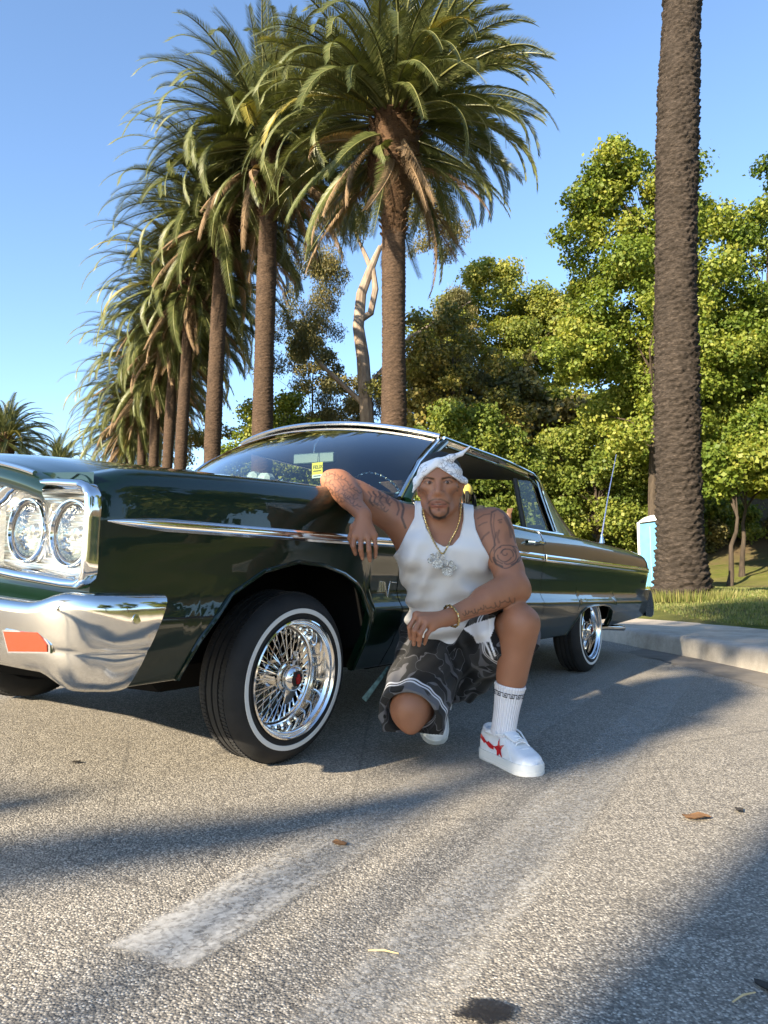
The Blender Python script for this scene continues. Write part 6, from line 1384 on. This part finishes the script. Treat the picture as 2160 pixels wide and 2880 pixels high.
v_, f_ = G_.net(); v_ = relax(v_, f_, 2); link('shirt', np_mesh('bystander_shirt', v_, f_, plain('dark_shirt', (.02, .02, .022), .9), True), OC, None, True)
G_ = SDF((QX-.3, QY-.25, .08), (QX+.3, QY+.25, 1.05), .0085); G_.sect([qp(0, 0, .86), qp(0, 0, .97)], (1, 0, 0), [(.18, .135), (.168, .125)], k=.03)
for s in (-1, 1): G_.cone(qp(s*.085, 0, .90), qp(s*.10, -.01, .50), .105, .082); G_.cone(qp(s*.10, -.01, .50), qp(s*.105, .01, .14), .080, .070)
v_, f_ = G_.net(); v_ = relax(v_, f_, 2); link('trousers', np_mesh('bystander_trousers', v_, f_, plain('dark_denim', (.025, .03, .045), .9), True), OC, None, True)
G_ = SDF(hq-np.array([.2, .22, .1]), hq+np.array([.2, .2, .2]), .006); G_.ell(hq+np.array([0, .004, .028]), (.092, .106, .096), None, 0); zg = (G_.o[2]+G_.h*np.arange(G_.n[2]))[None, None, :]; G_.D = np.maximum(G_.D, (hq[2]-.012-zg+0*G_.D)); G_.ell(hq+np.array([0, .115, .036]), (.062, .075, .008), None, .01)
v_, f_ = G_.net(); v_ = relax(v_, f_, 2); link('cap', np_mesh('bystander_cap', v_, f_, worn('yellow_cloth', (.66, .45, .09), (.80, .58, .16), 20, .85, .3, 120), True), OC, None, True)
m = MB(); rq = np.random.default_rng(8)
for k in range(20):
    a = rq.uniform(-PI*.1, -PI*.1+.9) if k % 2 else rq.uniform(-PI*.9, 0); p0 = hq+np.array([math.cos(a)*.086, math.sin(a)*.095+.004, .02]); p1 = p0+np.array([math.cos(a)*.030, math.sin(a)*.03, -.06]); p2 = p1+np.array([rq.uniform(-.015, .015), rq.uniform(-.01, .02), -rq.uniform(.06, .12)]); m.tube([p0, p1, p2], [.011, .012, .008], 6)
m.build('hair_locks', plain('dark_hair', (.008, .007, .006), .8), OC, world_loc=True)['kind'] = 'stuff'

# ---- unseen tree behind the viewpoint, leaf clumps placed sunward to shade the crouching person
SD = np.array(_dir); tb = np.array([-8.58, -9.78])
ST_ = thing('shade_tree', 'unseen tree behind the viewpoint, crown shaped to cast dappled shade on the asphalt', 'tree', (tb[0], tb[1], -.03))
tg_ = []
for (x, y, z, r) in ((.17, 2.42, .99, .25), (.14, 2.40, .86, .25), (.24, 2.45, .80, .27), (.36, 2.45, .84, .24), (.22, 2.50, .64, .26), (.38, 2.45, .58, .26), (.44, 2.40, .42, .20), (.30, 2.30, .46, .22), (.46, 2.40, .20, .17), (.10, 2.45, .55, .15), (.30, 2.30, .22, .20), (.05, 2.38, 1.05, .18), (.48, 2.55, .75, .22), (.55, 2.55, .55, .18), (.18, 2.33, .30, .16), (.08, 2.38, .16, .15), (.0, 2.40, .70, .10),
                     (-1.15, 1.98, 0, .06), (-.95, 2.0, 0, .06), (-.95, 1.58, 0, .09), (-.78, 1.63, 0, .09), (-.60, 1.70, 0, .10), (-.42, 1.77, 0, .09), (-.22, 1.86, 0, .08), (-.04, 1.97, 0, .07), (.12, 2.08, 0, .06), (-.92, 1.36, 0, .05)):
    tg_.append((np.array([x, y, z])-SD*(15.5+.8*math.sin(x*7+y*3)), r))
for (x, y, r) in ((.95, 1.35, .16),): tg_.append((np.array([x, y, 0])-SD*15.0, r))
cc = np.array([t[0] for t in tg_])-np.array([tb[0], tb[1], -.03]); rr0 = np.array([[t[1]]*3 for t in tg_])
link('crown', leaves('crown', cc, rr0, 17000, .085, M_LEAF, 401), ST_)
rq = np.random.default_rng(77); C2, R2 = clumps((-1.0, -1.8, 10.5), (3.2, 2.6, 2.2), 34, 402, .5, .9); link('upper_crown', leaves('upper_crown', C2, R2, 14000, .17, M_LEAF, 403), ST_)
limb_tree((0, 0, 0), (-.4, -.6, 9.0), .55, 0, .6, 404, np.concatenate([C2[:12], cc[::4]]), .10).build('trunk', M_BARK, ST_)
# trees standing right of the viewpoint, mirrored in the car's side
for k, (x, y, cz, rad) in enumerate(((13.5, 3.5, 4.6, (3.2, 3.0, 3.2)), (14.5, -4.5, 5.0, (3.4, 3.2, 3.6)), (17., 10.5, 5.4, (3.2, 3.2, 3.6)), (12., -13., 4.8, (3.5, 3.2, 3.4)))):
    broad_tree('park_tree', x, y, cz+1.2, rad, ('park tree level with the car doors, right of the view', 'park tree level with the viewpoint, right of the view', 'park tree beyond the right edge of the view', 'park tree behind the viewpoint on the right lawn')[k], 'tree', None, 70+k, 9000, .34, M_LEAFD, 36, trunk_r=.25)
# low undergrowth on the slope
for k, (x, y, r_, lb) in enumerate(((9.4, 27.6, 1.0, 'low bush on the slope right behind the portable toilet'), (11.6, 27.0, .9, 'low bush on the slope behind the thin forked trunk'), (13.6, 27.8, 1.2, 'broad bush on the slope near the right edge'), (15.6, 27.2, 1.1, 'bush on the slope at the right edge'), (7.2, 28.0, 1.0, 'low bush in the shade behind the car aerial'), (12.6, 29.8, 1.5, 'tall bush higher on the slope near the right edge'), (10.2, 30.2, 1.5, 'tall bush higher on the slope behind the lone palm'))):
    z = terrain_z(x, y); t = thing('shrub', lb, 'shrub', (x, y, z-.05), 0, 'shrubs on the slope'); Cc, Rr = clumps((0, 0, r_*.7), (r_, r_*.8, r_*.7), 22, 700+k, .2, .45, -.9); link('foliage', leaves('foliage', Cc, Rr, 7000, .11, M_LEAFO if k % 2 else M_LEAFD, 720+k), t); limb_tree((0, 0, 0), (0, 0, r_*.9), .05, 0, .5, 740+k, Cc[:10], .6).build('stem', M_BARK, t)
# ---- grass blades on the near lawn
def grass(name, n, region, seed, h0, h1, mat, wd=.006, dens=None):
    r = np.random.default_rng(seed); P = []
    while len(P) < n:
        x = r.uniform(region[0], region[1]); y = region[2]+(region[3]-region[2])*r.random()**1.2
        s = x-kerb_x(y)
        if s < 1.27: continue
        P.append((x, y, terrain_z(x, y)+.05*math.sin(x*1.7+y*.6)*math.sin(y*1.1-x*.4)))
    P = np.array(P); a = r.uniform(0, 2*PI, n); h = r.uniform(h0, h1, n); w = wd*r.uniform(.7, 1.3, n)*(1+P[:, 1]*.05); ln = r.uniform(.1, .55, n); b = r.uniform(0, 2*PI, n)
    d = np.stack([np.cos(a), np.sin(a), 0*a], 1); q = np.stack([np.cos(b)*ln*h, np.sin(b)*ln*h, h], 1)
    V_ = np.stack([P-d*w[:, None], P+d*w[:, None], P+q], 1).reshape(-1, 3); return np_mesh(name, V_, np.arange(3*n).reshape(n, 3), mat, False, {'tone': ('FACE', 'FLOAT', np.clip(.5+.25*r.standard_normal(n), 0, 1))})
M_GRASS = leaf_mat('grass_blade', (.06, .10, .02), (.14, .165, .04), (.28, .24, .10), .3)
tag(link('grass', grass('grass', 90000, (3.6, 12., 6.5, 19.), 5, .02, .065, M_GRASS)), 'short sunlit grass on the lawn behind the kerb', 'grass', kind='stuff')
def tuft(n, c, rad, seed, h0, h1):
    r = np.random.default_rng(seed); a = r.uniform(0, 2*PI, n); q = rad*(.45+.75*r.random(n)); x = c[0]+q*np.cos(a); y = c[1]+q*np.sin(a)*.9; z = np.array([terrain_z(i, j) for i, j in zip(x, y)]); P = np.stack([x, y, z], 1); h = r.uniform(h0, h1, n); w = .008; b = r.uniform(0, 2*PI, n); d = np.stack([np.cos(b), np.sin(b), 0*b], 1)
    V_ = np.stack([P-d*w, P+d*w, P+np.stack([np.cos(a)*h*.4, np.sin(a)*h*.4, h], 1)], 1).reshape(-1, 3); return np_mesh('tall_grass', V_, np.arange(3*n).reshape(n, 3), M_GRASS, False, {'tone': ('FACE', 'FLOAT', np.clip(.6+.25*r.standard_normal(n), 0, 1))})
tag(link('tall_grass', tuft(3600, (5.06, 12.4), .85, 6, .06, .22)), 'tall dry grass round the foot of the lone palm', 'grass', kind='stuff')
# ---- fallen leaves, a twig and an oil stain on the asphalt
M_DRY = worn('dry_leaf', (.12, .06, .025), (.26, .14, .055), 30, .8, .3, 80); M_DRYD = worn('dark_leaf', (.02, .018, .015), (.05, .04, .03), 30, .8, .3, 80)
def leafm(s, seed, mat):
    r = np.random.default_rng(seed); m = MB(); out = []
    for k in range(10): a = 2*PI*k/10; q = s*(1+.45*(k % 2)*r.random()-.25*(k % 2)); out.append((q*math.cos(a)*1.5, q*math.sin(a)*.75, .006+.35*s*abs(math.sin(a*1.5))*r.random()))
    m.add([(0, 0, .006+s*.12)]+out, [(0, 1+k, 1+(k+1) % 10) for k in range(10)]); m.add([(p[0]*.97, p[1]*.97, p[2]-.002) for p in [(0, 0, .006+s*.12)]+out], [(0, 1+(k+1) % 10, 1+k) for k in range(10)]); return m.mesh('leaf', True, mat)
for k, (px, py, s, mt, lb) in enumerate(((1505, 1770, .026, M_DRY, 'curled brown leaf on the sunlit asphalt right of the front shoe'), (1597, 1754, .014, M_DRYD, 'small dark leaf near the right edge on the asphalt'), (735, 1826, .014, M_DRY, 'small brown leaf below the front wheel'), (164, 1668, .010, M_DRYD, 'tiny dark leaf on the asphalt under the bumper'), (1655, 2140, .012, M_DRYD, 'dark leaf scrap in the bottom right corner'))):
    g0 = at(px, py, 1)-np.array([0, 0, .592]); q = -.592/g0[2]; o = link('fallen_leaf', leafm(s, 500+k, mt)); o.location = (g0[0]*q, g0[1]*q, lot_z(g0[0]*q, g0[1]*q)); o.rotation_euler = (0, 0, k*1.3); tag(o, lb, 'leaf', 'leaves fallen on the asphalt')
for px, py, ang, lb in ((828, 2062, .2, 'pale straw on the asphalt right of the white paint end'), (1608, 2160, -.5, 'pale straw near the bottom right corner')):
    g0 = at(px, py, 1)-np.array([0, 0, .592]); q = -.592/g0[2]; m = MB(); m.tube([(-.025, 0, .004), (0, .002, .006), (.025, 0, .004)], [.0012, .0016, .001], 5); o = m.build('straw', plain('straw', (.55, .42, .22), .8)); o.location = (g0[0]*q, g0[1]*q, 0); o.rotation_euler = (0, 0, -ang); tag(o, lb, 'straw', 'straws on the asphalt')
def stain_mat():
    t = NT('oil_stain'); co = t.co('Object'); d = t.n('VectorMath', {0: co}, operation='LENGTH').outputs['Value']; n = t.noise(22, 4, .6, co)
    t.p(Base_Color=(.012, .011, .011), Roughness=.45, Alpha=t.mapr(t.math('ADD', d, t.math('MULTIPLY', t.math('SUBTRACT', n, .5), .10)), .05, .065, .85, 0)); return t.m
g0 = at(1050, 2195, 1)-np.array([0, 0, .592]); q = -.592/g0[2]; o = MB().grid([[(-.1, -.1, 0), (.1, -.1, 0)], [(-.1, .1, 0), (.1, .1, 0)]]).build('oil_stain', stain_mat(), smooth=False); o.location = (g0[0]*q, g0[1]*q, .008); o.scale = (.7, .5, 1); tag(o, kind='structure')
